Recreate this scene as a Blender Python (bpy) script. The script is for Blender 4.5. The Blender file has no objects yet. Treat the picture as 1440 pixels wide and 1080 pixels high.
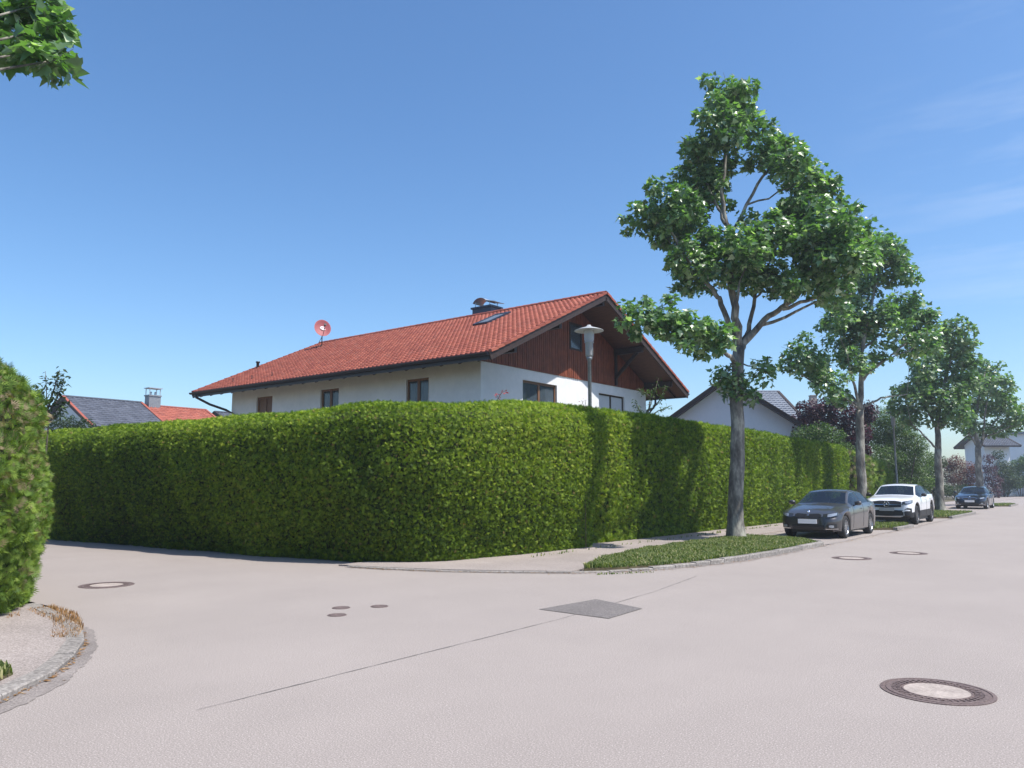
import bpy, math, random
import numpy as np
from mathutils import Vector
R=math.radians
random.seed(7); RNG=np.random.default_rng(11)
SC=bpy.context.scene; COL=SC.collection
# ------------------------------------------------------------------ camera
cam=bpy.data.cameras.new('camera'); co=bpy.data.objects.new('camera',cam); COL.objects.link(co)
cam.sensor_width=36; cam.lens=27.03; cam.clip_end=3000; cam.clip_start=.05
co.location=(0,0,1.6); co.rotation_euler=(R(90+7.38),0,R(38.3)); SC.camera=co
RT=np.array([math.cos(R(38.3)),math.sin(R(38.3)),0]); FW=np.array([-math.sin(R(38.3)),math.cos(R(38.3)),0])
# ------------------------------------------------------------------ sky, sun, exposure
SUN=np.array([1.5,.37,2.62]); SUN/=np.linalg.norm(SUN)
EL=math.asin(SUN[2]); AZ=math.atan2(SUN[0],SUN[1])      # clockwise from +Y
w=bpy.data.worlds.new('World'); SC.world=w; w.use_nodes=True
nt=w.node_tree; bg=nt.nodes['Background']; sky=nt.nodes.new('ShaderNodeTexSky'); sky.sky_type='NISHITA'
sky.sun_disc=False; sky.sun_elevation=EL; sky.sun_rotation=AZ; sky.altitude=400; sky.air_density=1.0; sky.dust_density=1.6; sky.ozone_density=2.2
bg.inputs['Strength'].default_value=.15
# thin cirrus streaks low in the east, part of the sky
tc=nt.nodes.new('ShaderNodeTexCoord'); mp=nt.nodes.new('ShaderNodeMapping'); mp.inputs['Scale'].default_value=(2.2,2.2,17)
nz=nt.nodes.new('ShaderNodeTexNoise'); nz.inputs['Scale'].default_value=1.6; nz.inputs['Detail'].default_value=7; nz.inputs['Roughness'].default_value=.6
rp=nt.nodes.new('ShaderNodeValToRGB'); rp.color_ramp.elements[0].position=.5; rp.color_ramp.elements[1].position=.8
dp=nt.nodes.new('ShaderNodeVectorMath'); dp.operation='DOT_PRODUCT'
dd=FW*.72+RT*.62; dd[2]=.3; dd/=np.linalg.norm(dd); dp.inputs[1].default_value=tuple(dd)
mr=nt.nodes.new('ShaderNodeMapRange'); mr.inputs['From Min'].default_value=.955; mr.inputs['From Max'].default_value=1.0; mr.inputs['To Max'].default_value=.26
mu=nt.nodes.new('ShaderNodeMath'); mu.operation='MULTIPLY'; mx=nt.nodes.new('ShaderNodeMix'); mx.data_type='RGBA'
L=nt.links.new
L(tc.outputs['Generated'],mp.inputs['Vector']); L(mp.outputs[0],nz.inputs['Vector']); L(nz.outputs['Fac'],rp.inputs[0])
L(tc.outputs['Generated'],dp.inputs[0]); L(dp.outputs['Value'],mr.inputs['Value']); L(mr.outputs[0],mu.inputs[0]); L(rp.outputs[0],mu.inputs[1])
hs=nt.nodes.new('ShaderNodeHueSaturation'); hs.inputs['Saturation'].default_value=1.17; vt=nt.nodes.new('ShaderNodeVectorMath'); vt.operation='MULTIPLY'; vt.inputs[1].default_value=(.92,1.0,1.05)
L(sky.outputs[0],hs.inputs['Color']); L(hs.outputs[0],vt.inputs[0]); L(mu.outputs[0],mx.inputs['Factor']); L(vt.outputs[0],mx.inputs['A']); mx.inputs['B'].default_value=(5.2,5.6,6.2,1); L(mx.outputs['Result'],bg.inputs['Color'])
sl=bpy.data.lights.new('sun','SUN'); sl.energy=5.0; sl.angle=R(.55); sl.color=(1,.955,.89)
so=bpy.data.objects.new('sun',sl); COL.objects.link(so); so.rotation_euler=Vector(SUN).to_track_quat('Z','Y').to_euler(); so.location=(20,0,40)
SC.view_settings.view_transform='Standard'; SC.view_settings.look='None'; SC.view_settings.exposure=.37; SC.view_settings.gamma=1
SC.render.engine='CYCLES'

# ------------------------------------------------------------------ materials
def mat(name,col,rough=.7,metal=0,spec=.5,coat=0):
    m=bpy.data.materials.new(name); m.use_nodes=True; b=m.node_tree.nodes['Principled BSDF']
    b.inputs['Base Color'].default_value=(*col,1); b.inputs['Roughness'].default_value=rough; b.inputs['Metallic'].default_value=metal
    b.inputs['Specular IOR Level'].default_value=spec; b.inputs['Coat Weight'].default_value=coat; b.inputs['Coat Roughness'].default_value=.04
    return m
def N(m,t,**k):
    n=m.node_tree.nodes.new(t)
    for a,v in k.items():
        if a in n.inputs: n.inputs[a].default_value=v
        else: setattr(n,a,v)
    return n
def ramp(m,stops):
    r=N(m,'ShaderNodeValToRGB'); e=r.color_ramp.elements
    e[0].position,e[0].color=stops[0][0],(*stops[0][1],1); e[1].position,e[1].color=stops[-1][0],(*stops[-1][1],1)
    for p,c in stops[1:-1]: x=e.new(p); x.color=(*c,1)
    return r
def noisy(name,stops,scale,rough=.8,detail=6,bump=0,bscale=None,stretch=None,spec=.4,second=None,metal=0):
    """colour from object-space noise; second=(scale,amount) multiplies a larger blotch"""
    m=mat(name,stops[0][1],rough,metal,spec); l=m.node_tree.links.new; b=m.node_tree.nodes['Principled BSDF']
    t=N(m,'ShaderNodeTexCoord'); src=t.outputs['Object']
    if stretch:
        mp=N(m,'ShaderNodeMapping'); mp.inputs['Scale'].default_value=stretch; l(src,mp.inputs[0]); src=mp.outputs[0]
    n=N(m,'ShaderNodeTexNoise',Scale=scale,Detail=detail,Roughness=.65); l(src,n.inputs['Vector'])
    r=ramp(m,stops); l(n.outputs['Fac'],r.inputs[0]); out=r.outputs[0]
    if second:
        n2=N(m,'ShaderNodeTexNoise',Scale=second[0],Detail=5,Roughness=.6); l(t.outputs['Object'],n2.inputs['Vector'])
        mr=N(m,'ShaderNodeMapRange'); mr.inputs['From Min'].default_value=.3; mr.inputs['From Max'].default_value=.7
        mr.inputs['To Min'].default_value=1-second[1]; mr.inputs['To Max'].default_value=1+second[1]; l(n2.outputs['Fac'],mr.inputs[0])
        vm=N(m,'ShaderNodeVectorMath',operation='SCALE'); l(out,vm.inputs[0]); l(mr.outputs[0],vm.inputs['Scale']); out=vm.outputs[0]
    l(out,b.inputs['Base Color'])
    if bump:
        nb=N(m,'ShaderNodeTexNoise',Scale=bscale or scale,Detail=4); l(src,nb.inputs['Vector'])
        bp=N(m,'ShaderNodeBump',Strength=bump,Distance=.01); l(nb.outputs['Fac'],bp.inputs['Height']); l(bp.outputs[0],b.inputs['Normal'])
    return m
def leafmat(name,stops,trans=.35,tcol=(.25,.4,.04),rough=.45,spec=.5):
    m=mat(name,stops[0][1],rough,0,spec); l=m.node_tree.links.new; b=m.node_tree.nodes['Principled BSDF']
    a=N(m,'ShaderNodeAttribute'); a.attribute_name='rnd'; r=ramp(m,stops); l(a.outputs['Fac'],r.inputs[0]); l(r.outputs[0],b.inputs['Base Color'])
    tr=N(m,'ShaderNodeBsdfTranslucent'); mc=N(m,'ShaderNodeMix',data_type='RGBA'); mc.blend_type='MULTIPLY'; mc.inputs['Factor'].default_value=1
    l(r.outputs[0],mc.inputs['A']); mc.inputs['B'].default_value=(*[c*6 for c in tcol],1); l(mc.outputs['Result'],tr.inputs['Color'])
    ms=N(m,'ShaderNodeMixShader'); ms.inputs[0].default_value=trans; l(b.outputs[0],ms.inputs[1]); l(tr.outputs[0],ms.inputs[2])
    l(ms.outputs[0],m.node_tree.nodes['Material Output'].inputs['Surface']); return m
M={}
M['asphalt']=noisy('asphalt',[(.28,(.12,.102,.092)),(.43,(.255,.22,.20)),(.57,(.322,.28,.256)),(.70,(.62,.555,.515))],95,.9,5,.13,70,second=(.4,.05))
def wear(m):
    b=m.node_tree.nodes['Principled BSDF']; l=m.node_tree.links.new; src=b.inputs['Base Color'].links[0].from_socket
    t=N(m,'ShaderNodeTexCoord'); mp=N(m,'ShaderNodeMapping'); mp.inputs['Scale'].default_value=(.5,.3,1); l(t.outputs['Object'],mp.inputs[0])
    n=N(m,'ShaderNodeTexNoise',Scale=1.0,Detail=9,Roughness=.72); l(mp.outputs[0],n.inputs['Vector'])
    r=N(m,'ShaderNodeMapRange'); r.inputs['From Min'].default_value=.35; r.inputs['From Max'].default_value=.65; r.inputs['To Min'].default_value=.955; r.inputs['To Max'].default_value=1.035; l(n.outputs['Fac'],r.inputs[0])
    n2=N(m,'ShaderNodeTexNoise',Scale=2.3,Detail=9,Roughness=.8); l(t.outputs['Object'],n2.inputs['Vector'])
    r2=N(m,'ShaderNodeMapRange'); r2.inputs['From Min'].default_value=.60; r2.inputs['From Max'].default_value=.72; r2.inputs['To Min'].default_value=1; r2.inputs['To Max'].default_value=.93; l(n2.outputs['Fac'],r2.inputs[0])
    mu_=N(m,'ShaderNodeMath',operation='MULTIPLY'); l(r.outputs[0],mu_.inputs[0]); l(r2.outputs[0],mu_.inputs[1])
    v=N(m,'ShaderNodeVectorMath',operation='SCALE'); l(src,v.inputs[0]); l(mu_.outputs[0],v.inputs['Scale']); l(v.outputs[0],b.inputs['Base Color'])
wear(M['asphalt'])
M['patch']=noisy('asphalt_dark',[(.3,(.09,.08,.076)),(.55,(.165,.146,.138)),(.72,(.28,.25,.235))],52,.9,3,.3,60,second=(1.3,.1))
M['seam']=noisy('seam_bitumen',[(.35,(.11,.1,.095)),(.7,(.25,.225,.215))],12,.9)
M['pave']=noisy('pavement_asphalt',[(.3,(.17,.142,.128)),(.5,(.285,.243,.222)),(.72,(.44,.385,.355))],60,.9,3,.3,60,second=(.6,.14))
M['kerb']=noisy('granite_kerb',[(.3,(.12,.105,.095)),(.5,(.23,.208,.19)),(.7,(.36,.33,.30))],22,.85,5,.4,second=(1.5,.2))
M['gutter']=noisy('gutter_stone',[(.3,(.14,.12,.11)),(.5,(.225,.195,.18)),(.7,(.33,.29,.265))],60,.9,5,.5,second=(1.2,.25))
M['soil']=noisy('soil',[(.3,(.07,.05,.03)),(.6,(.12,.10,.05)),(.8,(.09,.13,.035))],6,.95,6,.4)
M['iron']=noisy('cast_iron',[(.3,(.09,.065,.06)),(.7,(.23,.17,.155))],60,.7,4,.3,metal=.3)
M['concrete']=noisy('concrete',[(.3,(.27,.225,.20)),(.7,(.42,.36,.32))],45,.9,4,.2,second=(5,.22))
M['plaster']=noisy('white_plaster',[(.3,(.74,.75,.77)),(.7,(.82,.82,.83))],3,.9,5,.1,120,second=(.8,.05))
M['plaster2']=noisy('pale_plaster',[(.3,(.70,.74,.79)),(.7,(.76,.79,.83))],2,.9)
M['wood']=noisy('red_brown_wood',[(.25,(.095,.022,.010)),(.5,(.20,.050,.020)),(.75,(.31,.095,.04))],5,.62,6,.3,30,(7,7,.7),second=(2.3,.25))
M['darkwood']=noisy('dark_stained_wood',[(.3,(.022,.013,.011)),(.7,(.05,.03,.025))],5,.6,5,.2,stretch=(2,2,2))
M['soffit']=noisy('soffit_boards',[(.3,(.07,.03,.017)),(.7,(.15,.065,.035))],4,.65,5,.2,stretch=(1,7,1))
M['framewood']=noisy('window_wood',[(.3,(.13,.06,.03)),(.7,(.24,.12,.06))],8,.5,stretch=(4,4,1))
M['gutmetal']=mat('brown_gutter_metal',(.035,.03,.032),.45,.3)
def tilemat(name,stops,rough=.7):
    m=mat(name,stops[0][1],rough,0,.35); l=m.node_tree.links.new; b=m.node_tree.nodes['Principled BSDF']
    a=N(m,'ShaderNodeAttribute'); a.attribute_name='rnd'; r=ramp(m,stops); l(a.outputs['Fac'],r.inputs[0])
    t=N(m,'ShaderNodeTexCoord'); n=N(m,'ShaderNodeTexNoise',Scale=1.1,Detail=8,Roughness=.7); l(t.outputs['Object'],n.inputs['Vector'])
    mr=N(m,'ShaderNodeMapRange'); mr.inputs['From Min'].default_value=.3; mr.inputs['From Max'].default_value=.7; mr.inputs['To Min'].default_value=.82; mr.inputs['To Max'].default_value=1.12
    l(n.outputs['Fac'],mr.inputs[0]); vm=N(m,'ShaderNodeVectorMath',operation='SCALE'); l(r.outputs[0],vm.inputs[0]); l(mr.outputs[0],vm.inputs['Scale']); l(vm.outputs[0],b.inputs['Base Color']); return m
M['tile']=tilemat('red_clay_tile',[(0,(.25,.064,.042)),(.5,(.32,.085,.053)),(.85,(.37,.108,.068)),(1,(.28,.09,.062))])
M['tilegrey']=tilemat('grey_slate_tile',[(0,(.055,.062,.085)),(1,(.095,.105,.135))])
M['tilelight']=tilemat('light_grey_tile',[(0,(.17,.19,.23)),(1,(.20,.22,.26))])
M['glass']=mat('window_glass',(.09,.12,.15),.06,0,.9)
M['curtain']=noisy('net_curtain',[(.3,(.30,.34,.36)),(.7,(.46,.5,.52))],6,.9,stretch=(9,9,.5))
M['shutter']=noisy('roller_shutter',[(.3,(.50,.52,.56)),(.7,(.56,.58,.62))],3,.6)
M['zinc']=noisy('zinc_sheet',[(.3,(.40,.42,.45)),(.7,(.55,.57,.6))],5,.4,metal=.6)
M['darkzinc']=mat('dark_sheet_metal',(.035,.045,.07),.4,.4)
M['dish']=mat('red_dish_paint',(.30,.06,.065),.6)
M['galv']=noisy('galvanised_steel',[(.3,(.20,.215,.235)),(.7,(.30,.32,.34))],9,.5,metal=.35)
M['lampwhite']=mat('lamp_hat_paint',(.36,.37,.38),.5)
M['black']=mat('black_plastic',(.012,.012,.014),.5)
M['rubber']=mat('tyre_rubber',(.02,.02,.021),.85)
M['white']=mat('white_marking',(.85,.85,.85),.5)
M['chrome']=mat('chrome',(.75,.76,.78),.12,1)
M['alloy']=mat('alloy_rim',(.42,.43,.45),.3,.9)
M['alloydark']=mat('dark_alloy_rim',(.12,.12,.13),.35,.8)
M['carglass']=mat('car_glass',(.018,.026,.04),.04,0,.8,.3)
m=M['carglass']; l=m.node_tree.links.new; tr=N(m,'ShaderNodeBsdfTransparent'); tr.inputs[0].default_value=(.75,.85,.85,1); ms=N(m,'ShaderNodeMixShader'); ms.inputs[0].default_value=.5; l(tr.outputs[0],ms.inputs[1]); l(m.node_tree.nodes['Principled BSDF'].outputs[0],ms.inputs[2]); l(ms.outputs[0],m.node_tree.nodes['Material Output'].inputs['Surface'])
M['seat']=mat('seat_fabric',(.10,.10,.105),.8)
M['lampglass']=mat('headlight_glass',(.35,.38,.42),.08,.35,.8,.8)
M['lampdark']=mat('headlight_housing',(.05,.055,.065),.1,.3,.8,.8)
M['grey_paint']=mat('dark_grey_car_paint',(.062,.058,.060),.32,.4,.5,.8)
M['white_paint']=mat('white_car_paint',(.78,.79,.81),.3,0,.5,1)
M['blue_paint']=mat('blue_black_car_paint',(.014,.018,.035),.28,.4,.5,1)
M['blue']=mat('emblem_blue',(.05,.2,.6),.4)
M['orange']=mat('indicator',(.7,.25,.03),.3)
M['bark']=noisy('plane_bark',[(.36,(.075,.066,.058)),(.47,(.15,.138,.12)),(.53,(.21,.195,.17)),(.62,(.36,.34,.28))],5,.9,7,.5,14,(1,1,.35),second=(.9,.15))
M['twig']=noisy('twig_bark',[(.3,(.07,.055,.045)),(.7,(.14,.115,.09))],9,.9)
M['leaf']=leafmat('plane_leaf',[(0,(.042,.084,.042)),(.35,(.115,.195,.085)),(.75,(.225,.335,.15)),(.93,(.34,.42,.25)),(1,(.64,.68,.52))],.30,(.20,.30,.07),.34,.75)  # palest stop paints sun glints into the colour of a few leaves
M['leaffar']=leafmat('plane_leaf_far',[(0,(.06,.11,.052)),(.5,(.15,.235,.108)),(.93,(.27,.35,.20)),(1,(.36,.40,.26))],.28,(.22,.32,.06),.4,.6)
M['thuja']=leafmat('thuja_spray',[(0,(.022,.048,.009)),(.34,(.08,.14,.014)),(.55,(.18,.265,.022)),(.8,(.28,.36,.032)),(.95,(.42,.46,.065)),(1,(.30,.20,.08))],.25,(.27,.32,.04),.6,.25)
M['thujab']=leafmat('thuja_spray_brown',[(0,(.035,.075,.016)),(.4,(.11,.19,.03)),(.72,(.23,.32,.05)),(.84,(.20,.16,.09)),(1,(.28,.21,.14))],.2,(.22,.26,.05),.6,.25)
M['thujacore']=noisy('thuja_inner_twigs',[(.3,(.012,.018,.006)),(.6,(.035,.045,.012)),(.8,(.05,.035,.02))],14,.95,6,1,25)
M['shrub']=leafmat('shrub_leaf',[(0,(.035,.07,.018)),(.6,(.08,.14,.03)),(1,(.16,.22,.05))],.25,(.2,.3,.05),.5,.4)
M['shrubd']=leafmat('dark_conifer',[(0,(.018,.035,.016)),(.6,(.045,.075,.03)),(1,(.09,.13,.05))],.15,(.2,.3,.05),.6,.3)
M['purple']=leafmat('purple_leaf',[(0,(.022,.008,.018)),(.6,(.055,.018,.036)),(1,(.12,.05,.075))],.2,(.3,.1,.1),.5,.4)
M['copper']=leafmat('copper_leaf',[(0,(.07,.035,.03)),(.6,(.16,.075,.055)),(1,(.27,.15,.11))],.2,(.3,.15,.1),.6,.3)
M['grass']=leafmat('grass_blade',[(0,(.055,.085,.028)),(.45,(.125,.17,.055)),(.7,(.22,.235,.095)),(1,(.44,.37,.21))],.25,(.22,.3,.04),.6,.25)
M['dry']=leafmat('dry_weed',[(0,(.16,.09,.035)),(.6,(.32,.17,.07)),(1,(.45,.32,.17))],.15,(.2,.2,.1),.8,.2)
M['blossom']=leafmat('red_blossom',[(0,(.35,.03,.04)),(1,(.5,.08,.08))],.2,(.3,.1,.1),.6,.3)

# ------------------------------------------------------------------ mesh helpers
def tag(o,label=None,cat=None,group=None,kind=None):
    for k,v in (('label',label),('category',cat),('group',group),('kind',kind)):
        if v: o[k]=v
    return o
def empty(name,loc=(0,0,0),rz=0):
    o=bpy.data.objects.new(name,None); COL.objects.link(o); o.location=loc; o.rotation_euler=(0,0,rz); o.empty_display_size=.3; return o
class MB:
    def __init__(s): s.v=[]; s.f=[]; s.r=[]
    def add(s,vs,fs,r=None):
        b=len(s.v); s.v+= [tuple(map(float,p)) for p in vs]; s.f+=[tuple(b+i for i in f) for f in fs]; s.r+=[random.random() if r is None else r]*len(fs); return s
    def box(s,x0,x1,y0,y1,z0,z1):
        return s.add([(x0,y0,z0),(x1,y0,z0),(x1,y1,z0),(x0,y1,z0),(x0,y0,z1),(x1,y0,z1),(x1,y1,z1),(x0,y1,z1)],[(0,3,2,1),(4,5,6,7),(0,1,5,4),(1,2,6,5),(2,3,7,6),(3,0,4,7)])
    def obox(s,c,a,b,d):  # centre, three half-axis vectors
        c,a,b,d=[np.array(q,float) for q in (c,a,b,d)]
        vs=[c+i*a+j*b+k*d for k in(-1,1) for j in(-1,1) for i in(-1,1)]
        return s.add(vs,[(0,2,3,1),(4,5,7,6),(0,1,5,4),(1,3,7,5),(3,2,6,7),(2,0,4,6)])
    def beam(s,p,q,wd,ht,up=(0,0,1)):
        p=np.array(p,float);q=np.array(q,float);d=(q-p)/2;u=np.array(up,float);sd=np.cross(d,u);sd/=np.linalg.norm(sd);u=np.cross(sd,d);u/=np.linalg.norm(u)
        return s.obox((p+q)/2,d,sd*wd/2,u*ht/2)
    def tube(s,pts,rad,n=8,caps=True):
        pts=[np.array(p,float) for p in pts]
        if not hasattr(rad,'__len__'): rad=[rad]*len(pts)
        rings=[];t0=None;u=None
        for i,p in enumerate(pts):
            t=pts[min(i+1,len(pts)-1)]-pts[max(i-1,0)]; t/=np.linalg.norm(t)+1e-9
            if u is None:
                a=np.array([0,0,1.]) if abs(t[2])<.9 else np.array([1.,0,0]); u=np.cross(t,a)
            u=u-t*(u@t); u/=np.linalg.norm(u)+1e-9; v=np.cross(t,u)
            rings.append([p+rad[i]*(math.cos(2*math.pi*k/n)*u+math.sin(2*math.pi*k/n)*v) for k in range(n)])
        vs=[q for r in rings for q in r]; fs=[]
        for i in range(len(pts)-1):
            for k in range(n): fs.append((i*n+k,i*n+(k+1)%n,(i+1)*n+(k+1)%n,(i+1)*n+k))
        if caps: fs.append(tuple(range(n))[::-1]); fs.append(tuple((len(pts)-1)*n+k for k in range(n)))
        return s.add(vs,fs)
    def lathe(s,prof,c=(0,0,0),n=24,axis='z'):
        vs=[];fs=[];m=len(prof)
        for k in range(n):
            a=2*math.pi*k/n
            for r,h in prof:
                p=(r*math.cos(a),r*math.sin(a),h) if axis=='z' else (h,r*math.cos(a),r*math.sin(a))
                vs.append((p[0]+c[0],p[1]+c[1],p[2]+c[2]))
        for k in range(n):
            for j in range(m-1): fs.append((k*m+j,((k+1)%n)*m+j,((k+1)%n)*m+j+1,k*m+j+1))
        return s.add(vs,fs)
    def poly(s,pts,z=0): return s.add([(x,y,z) for x,y in pts],[tuple(range(len(pts)))])
    def build(s,name,m,parent=None,smooth=False,loc=None):
        me=bpy.data.meshes.new(name); me.from_pydata(s.v,[],s.f); me.materials.append(m)
        a=me.attributes.new('rnd','FLOAT','FACE'); a.data.foreach_set('value',s.r)
        if smooth: me.polygons.foreach_set('use_smooth',[True]*len(me.polygons))
        me.update(); o=bpy.data.objects.new(name,me); COL.objects.link(o)
        if parent: o.parent=parent
        if loc: o.location=loc
        return o
def npmesh(name,V,F,rnd,m,parent=None,smooth=False):
    V=np.asarray(V,np.float32); F=np.asarray(F,np.int32); k=F.shape[1]; me=bpy.data.meshes.new(name)
    me.vertices.add(len(V)); me.vertices.foreach_set('co',V.ravel()); me.loops.add(F.size); me.loops.foreach_set('vertex_index',F.ravel())
    me.polygons.add(len(F)); me.polygons.foreach_set('loop_start',np.arange(0,F.size,k,dtype=np.int32))
    try: me.polygons.foreach_set('loop_total',np.full(len(F),k,np.int32))
    except Exception: pass
    a=me.attributes.new('rnd','FLOAT','FACE'); a.data.foreach_set('value',np.asarray(rnd,np.float32))
    me.materials.append(m); me.update(calc_edges=True); me.validate()
    if smooth: me.polygons.foreach_set('use_smooth',np.ones(len(F),bool))
    o=bpy.data.objects.new(name,me); COL.objects.link(o)
    if parent: o.parent=parent
    return o
def scatter(P,X,Y,Z,S,TV,TF,rnd):
    """instances of a template written out as one vertex/face array"""
    n=len(P); k=len(TV); S=S[:,None,None]
    V=P[:,None,:]+S*(TV[None,:,0:1]*X[:,None,:]+TV[None,:,1:2]*Y[:,None,:]+TV[None,:,2:3]*Z[:,None,:])
    F=(np.arange(n)*k)[:,None,None]+TF[None]
    return V.reshape(-1,3),F.reshape(-1,TF.shape[1]),np.repeat(rnd,len(TF))
def unit(a): return a/(np.linalg.norm(a,axis=-1,keepdims=True)+1e-9)
# lobed plane-tree leaf, stalk at origin, tip toward +Y, slightly folded
_l=[(0,0,0),(.16,-.05,.02),(.40,.05,.06),(.30,.20,.05),(.52,.42,.09),(.27,.42,.04),(.20,.60,.03),(0,1,.0),(-.20,.60,.03),(-.27,.42,.04),(-.52,.42,.09),(-.30,.20,.05),(-.40,.05,.06),(-.16,-.05,.02)]
LEAF=np.array([(0,.32,-.04)]+_l); LEAF[:,1]-=.1; LEAF=LEAF*np.array([1.15,1,1.5])
LF=np.array([(0,i,i+1) for i in range(1,14)]+[(0,14,1)])
LEAF2=np.array([(0,0,0),(.5,.3,.08),(.28,.5,.03),(0,1,0),(-.28,.5,.03),(-.5,.3,.08)])*np.array([1.1,1,1.5]); LF2=np.array([(0,1,2),(0,2,3),(0,3,4),(0,4,5)])
OVAL=np.array([(0,0,0),(.22,.35,.04),(0,1,0),(-.22,.35,.04)]); OF=np.array([(0,1,2),(0,2,3)])
def leaves(P,out,size,name,m,parent,tmpl='leaf',up=.9,jit=.9,droop=.25,rnd=None):
    n=len(P); Nn=unit(out*.5+np.array([0,0,up])+RNG.normal(0,jit*.5,(n,3)))
    d=unit(out+np.array([0,0,-droop])+RNG.normal(0,.6,(n,3))); Y=unit(d-Nn*(d*Nn).sum(1,keepdims=True)); X=np.cross(Y,Nn)
    S=size*RNG.uniform(.6,1.2,n); tv,tf={'leaf':(LEAF,LF),'leaf2':(LEAF2,LF2),'oval':(OVAL,OF)}[tmpl]
    if rnd is None: rnd=RNG.beta(2,2.4,n); rnd=np.where(RNG.random(n)<.085,RNG.uniform(.93,1,n),rnd*.93)  # a small share takes the pale end: painted glints on plane leaves
    V,F,r=scatter(P,X,Y,Nn,S,tv,tf,rnd); return npmesh(name,V,F,r,m,parent)
def clump_points(c,r,n,flat=.8):
    d=unit(RNG.normal(0,1,(n,3))); rr=RNG.random(n)**.42*(1+.16*np.sin(d[:,0]*5+c[0]*3)*np.cos(d[:,1]*5+c[2]*2))
    return np.array(c)+d*(rr*r)[:,None]*np.array([1,1,flat]),d

# ------------------------------------------------------------------ ground, road, pavements
def struct(o,label=None): return tag(o,label,kind='structure')
g=MB(); g.poly([(-900,-400),(600,-400),(600,1200),(-900,1200)],-.03); struct(g.build('ground',M['soil']))
g=MB(); g.poly([(-10.9,-40),(3.5,-40),(3.5,113),(-10.9,113)],0); g.poly([(-90,4.4),(-10.9,4.4),(-10.9,10.6),(-90,10.6)],0); g.poly([(-90,104),(-10.9,104),(-10.9,113),(-90,113)],0); g.poly([(3.5,104),(60,104),(60,113),(3.5,113)],0)
struct(g.build('road',M['asphalt']))
def ragged(pts,w,z,name,m,step=.12,jit=.35,cen=.2):
    V=[];F=[];P=[]
    for a,b in zip(pts[:-1],pts[1:]):
        a=np.array(a);b=np.array(b);n=max(2,int(np.linalg.norm(b-a)/step))
        for i in range(n): P.append(a+(b-a)*i/n)
    P.append(np.array(pts[-1]))
    for i,p in enumerate(P):
        t=P[min(i+1,len(P)-1)]-P[max(i-1,0)]; t=t/np.linalg.norm(t); nn=np.array([-t[1],t[0]])
        c=p+nn*random.uniform(-cen,cen)*w; h=w*(.5+random.uniform(-jit,jit))
        V+=[(*(c-nn*h),z),(*(c+nn*h),z)]
    for i in range(len(P)-1): F.append((2*i,2*i+2,2*i+3,2*i+1))
    b=MB(); b.add(V,F); return b.build(name,m)
struct(ragged([(-5.31,3.1),(-5.40,7.79),(-5.63,10.56),(-5.95,12.6),(-6.0,12.8)],.012,.0035,'road_seam',M['seam']))
g=MB(); g.poly([(-6.01,8.17),(-4.95,8.13),(-5.0,9.04),(-5.90,9.36)],.006); struct(g.build('asphalt_patch',M['patch']))
# kerb line with raised verge islands (grass) and pavement beside the hedge
K1=[(-11.9,9.93),(-11.0,10.12),(-10.0,10.5),(-9.0,11.05),(-7.95,11.75)]              # lowered kerb at the corner
K2=[(-7.95,11.75),(-7.45,12.3),(-7.0,13.1),(-6.65,14.2),(-6.38,15.6),(-6.27,17.2),(-6.25,19.2),(-6.25,21.0)]
def strip(pts,w,z0,z1,name,m,side=1,ramp_=None):
    """solid kerb of stones: top width w to the left (side=1) of the line"""
    b=MB(); P=[]
    for a,c in zip(pts[:-1],pts[1:]):
        a=np.array(a);c=np.array(c);l=np.linalg.norm(c-a);n=max(1,round(l/.5))
        for i in range(n): P.append(a+(c-a)*i/n)
    P.append(np.array(pts[-1]))
    z1_=z1
    for si,(p,q) in enumerate(zip(P[:-1],P[1:])):
        if ramp_: z1=min(z1_,ramp_+(z1_-ramp_)*si/7)
        t=(q-p)/np.linalg.norm(q-p); nn=np.array([-t[1],t[0]])*side; p=p+t*.006; q=q-t*.006; dz=random.uniform(-.006,.006)
        c=.012
        pr=[(0,z0),(0,z1-c+dz),(c,z1+dz),(w,z1+dz),(w,z0)]
        vs=[(*(p+nn*o),z) for o,z in pr]+[(*(q+nn*o),z) for o,z in pr]; k=5
        b.add(vs,[(i,i+1,k+i+1,k+i) for i in range(4)]+[tuple(range(5)),tuple(range(9,4,-1))])
    return b.build(name,m)
struct(strip(K1,.12,-.02,.022,'lowered_kerb',M['kerb']))
struct(strip(K2,.14,-.02,.10,'kerb',M['kerb'],1,.022))
struct(ragged(K2+[(-6.25,21.6)],.16,.004,'gutter_dirt',M['gutter'],.15,.4)); 
struct(ragged([(x+.02,y-.06) for x,y in K1],.05,.004,'gutter_dirt',M['gutter'],.15,.4))
def sheet(name,poly,z,m):
    b=MB(); n=len(poly); b.add([(x,y,z) for x,y in poly]+[(x,y,-.02) for x,y in poly],[tuple(range(n))]+[(i,i+n,(i+1)%n+n,(i+1)%n) for i in range(n)])
    return struct(b.build(name,m))
off=lambda pts,d:[(x-d,y+d*.25) for x,y in pts]
sheet('pavement',[(-12.2,9.97)]+[(x-.05,y+.11) for x,y in K1[1:]]+[(-8.0,12.2),(-8.55,13.6),(-8.95,15.5),(-9.15,18),(-9.15,113),(-12.2,113)],.03,M['pave'])
def island(poly,name='verge_soil'): return sheet(name,poly,.07,M['soil'])
I1=[(-7.85,12.05),(-7.45,12.55),(-7.1,13.3),(-6.8,14.3),(-6.54,15.7),(-6.43,17.2),(-6.40,21.0),(-7.0,21.7),(-9.1,22.6),(-9.1,18),(-8.9,15.5),(-8.5,13.6),(-7.98,12.3)]
I2=[(-6.40,29.6),(-6.40,31.9),(-6.9,32.4),(-9.1,32.6),(-9.1,28.6),(-7.0,28.9)]
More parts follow.
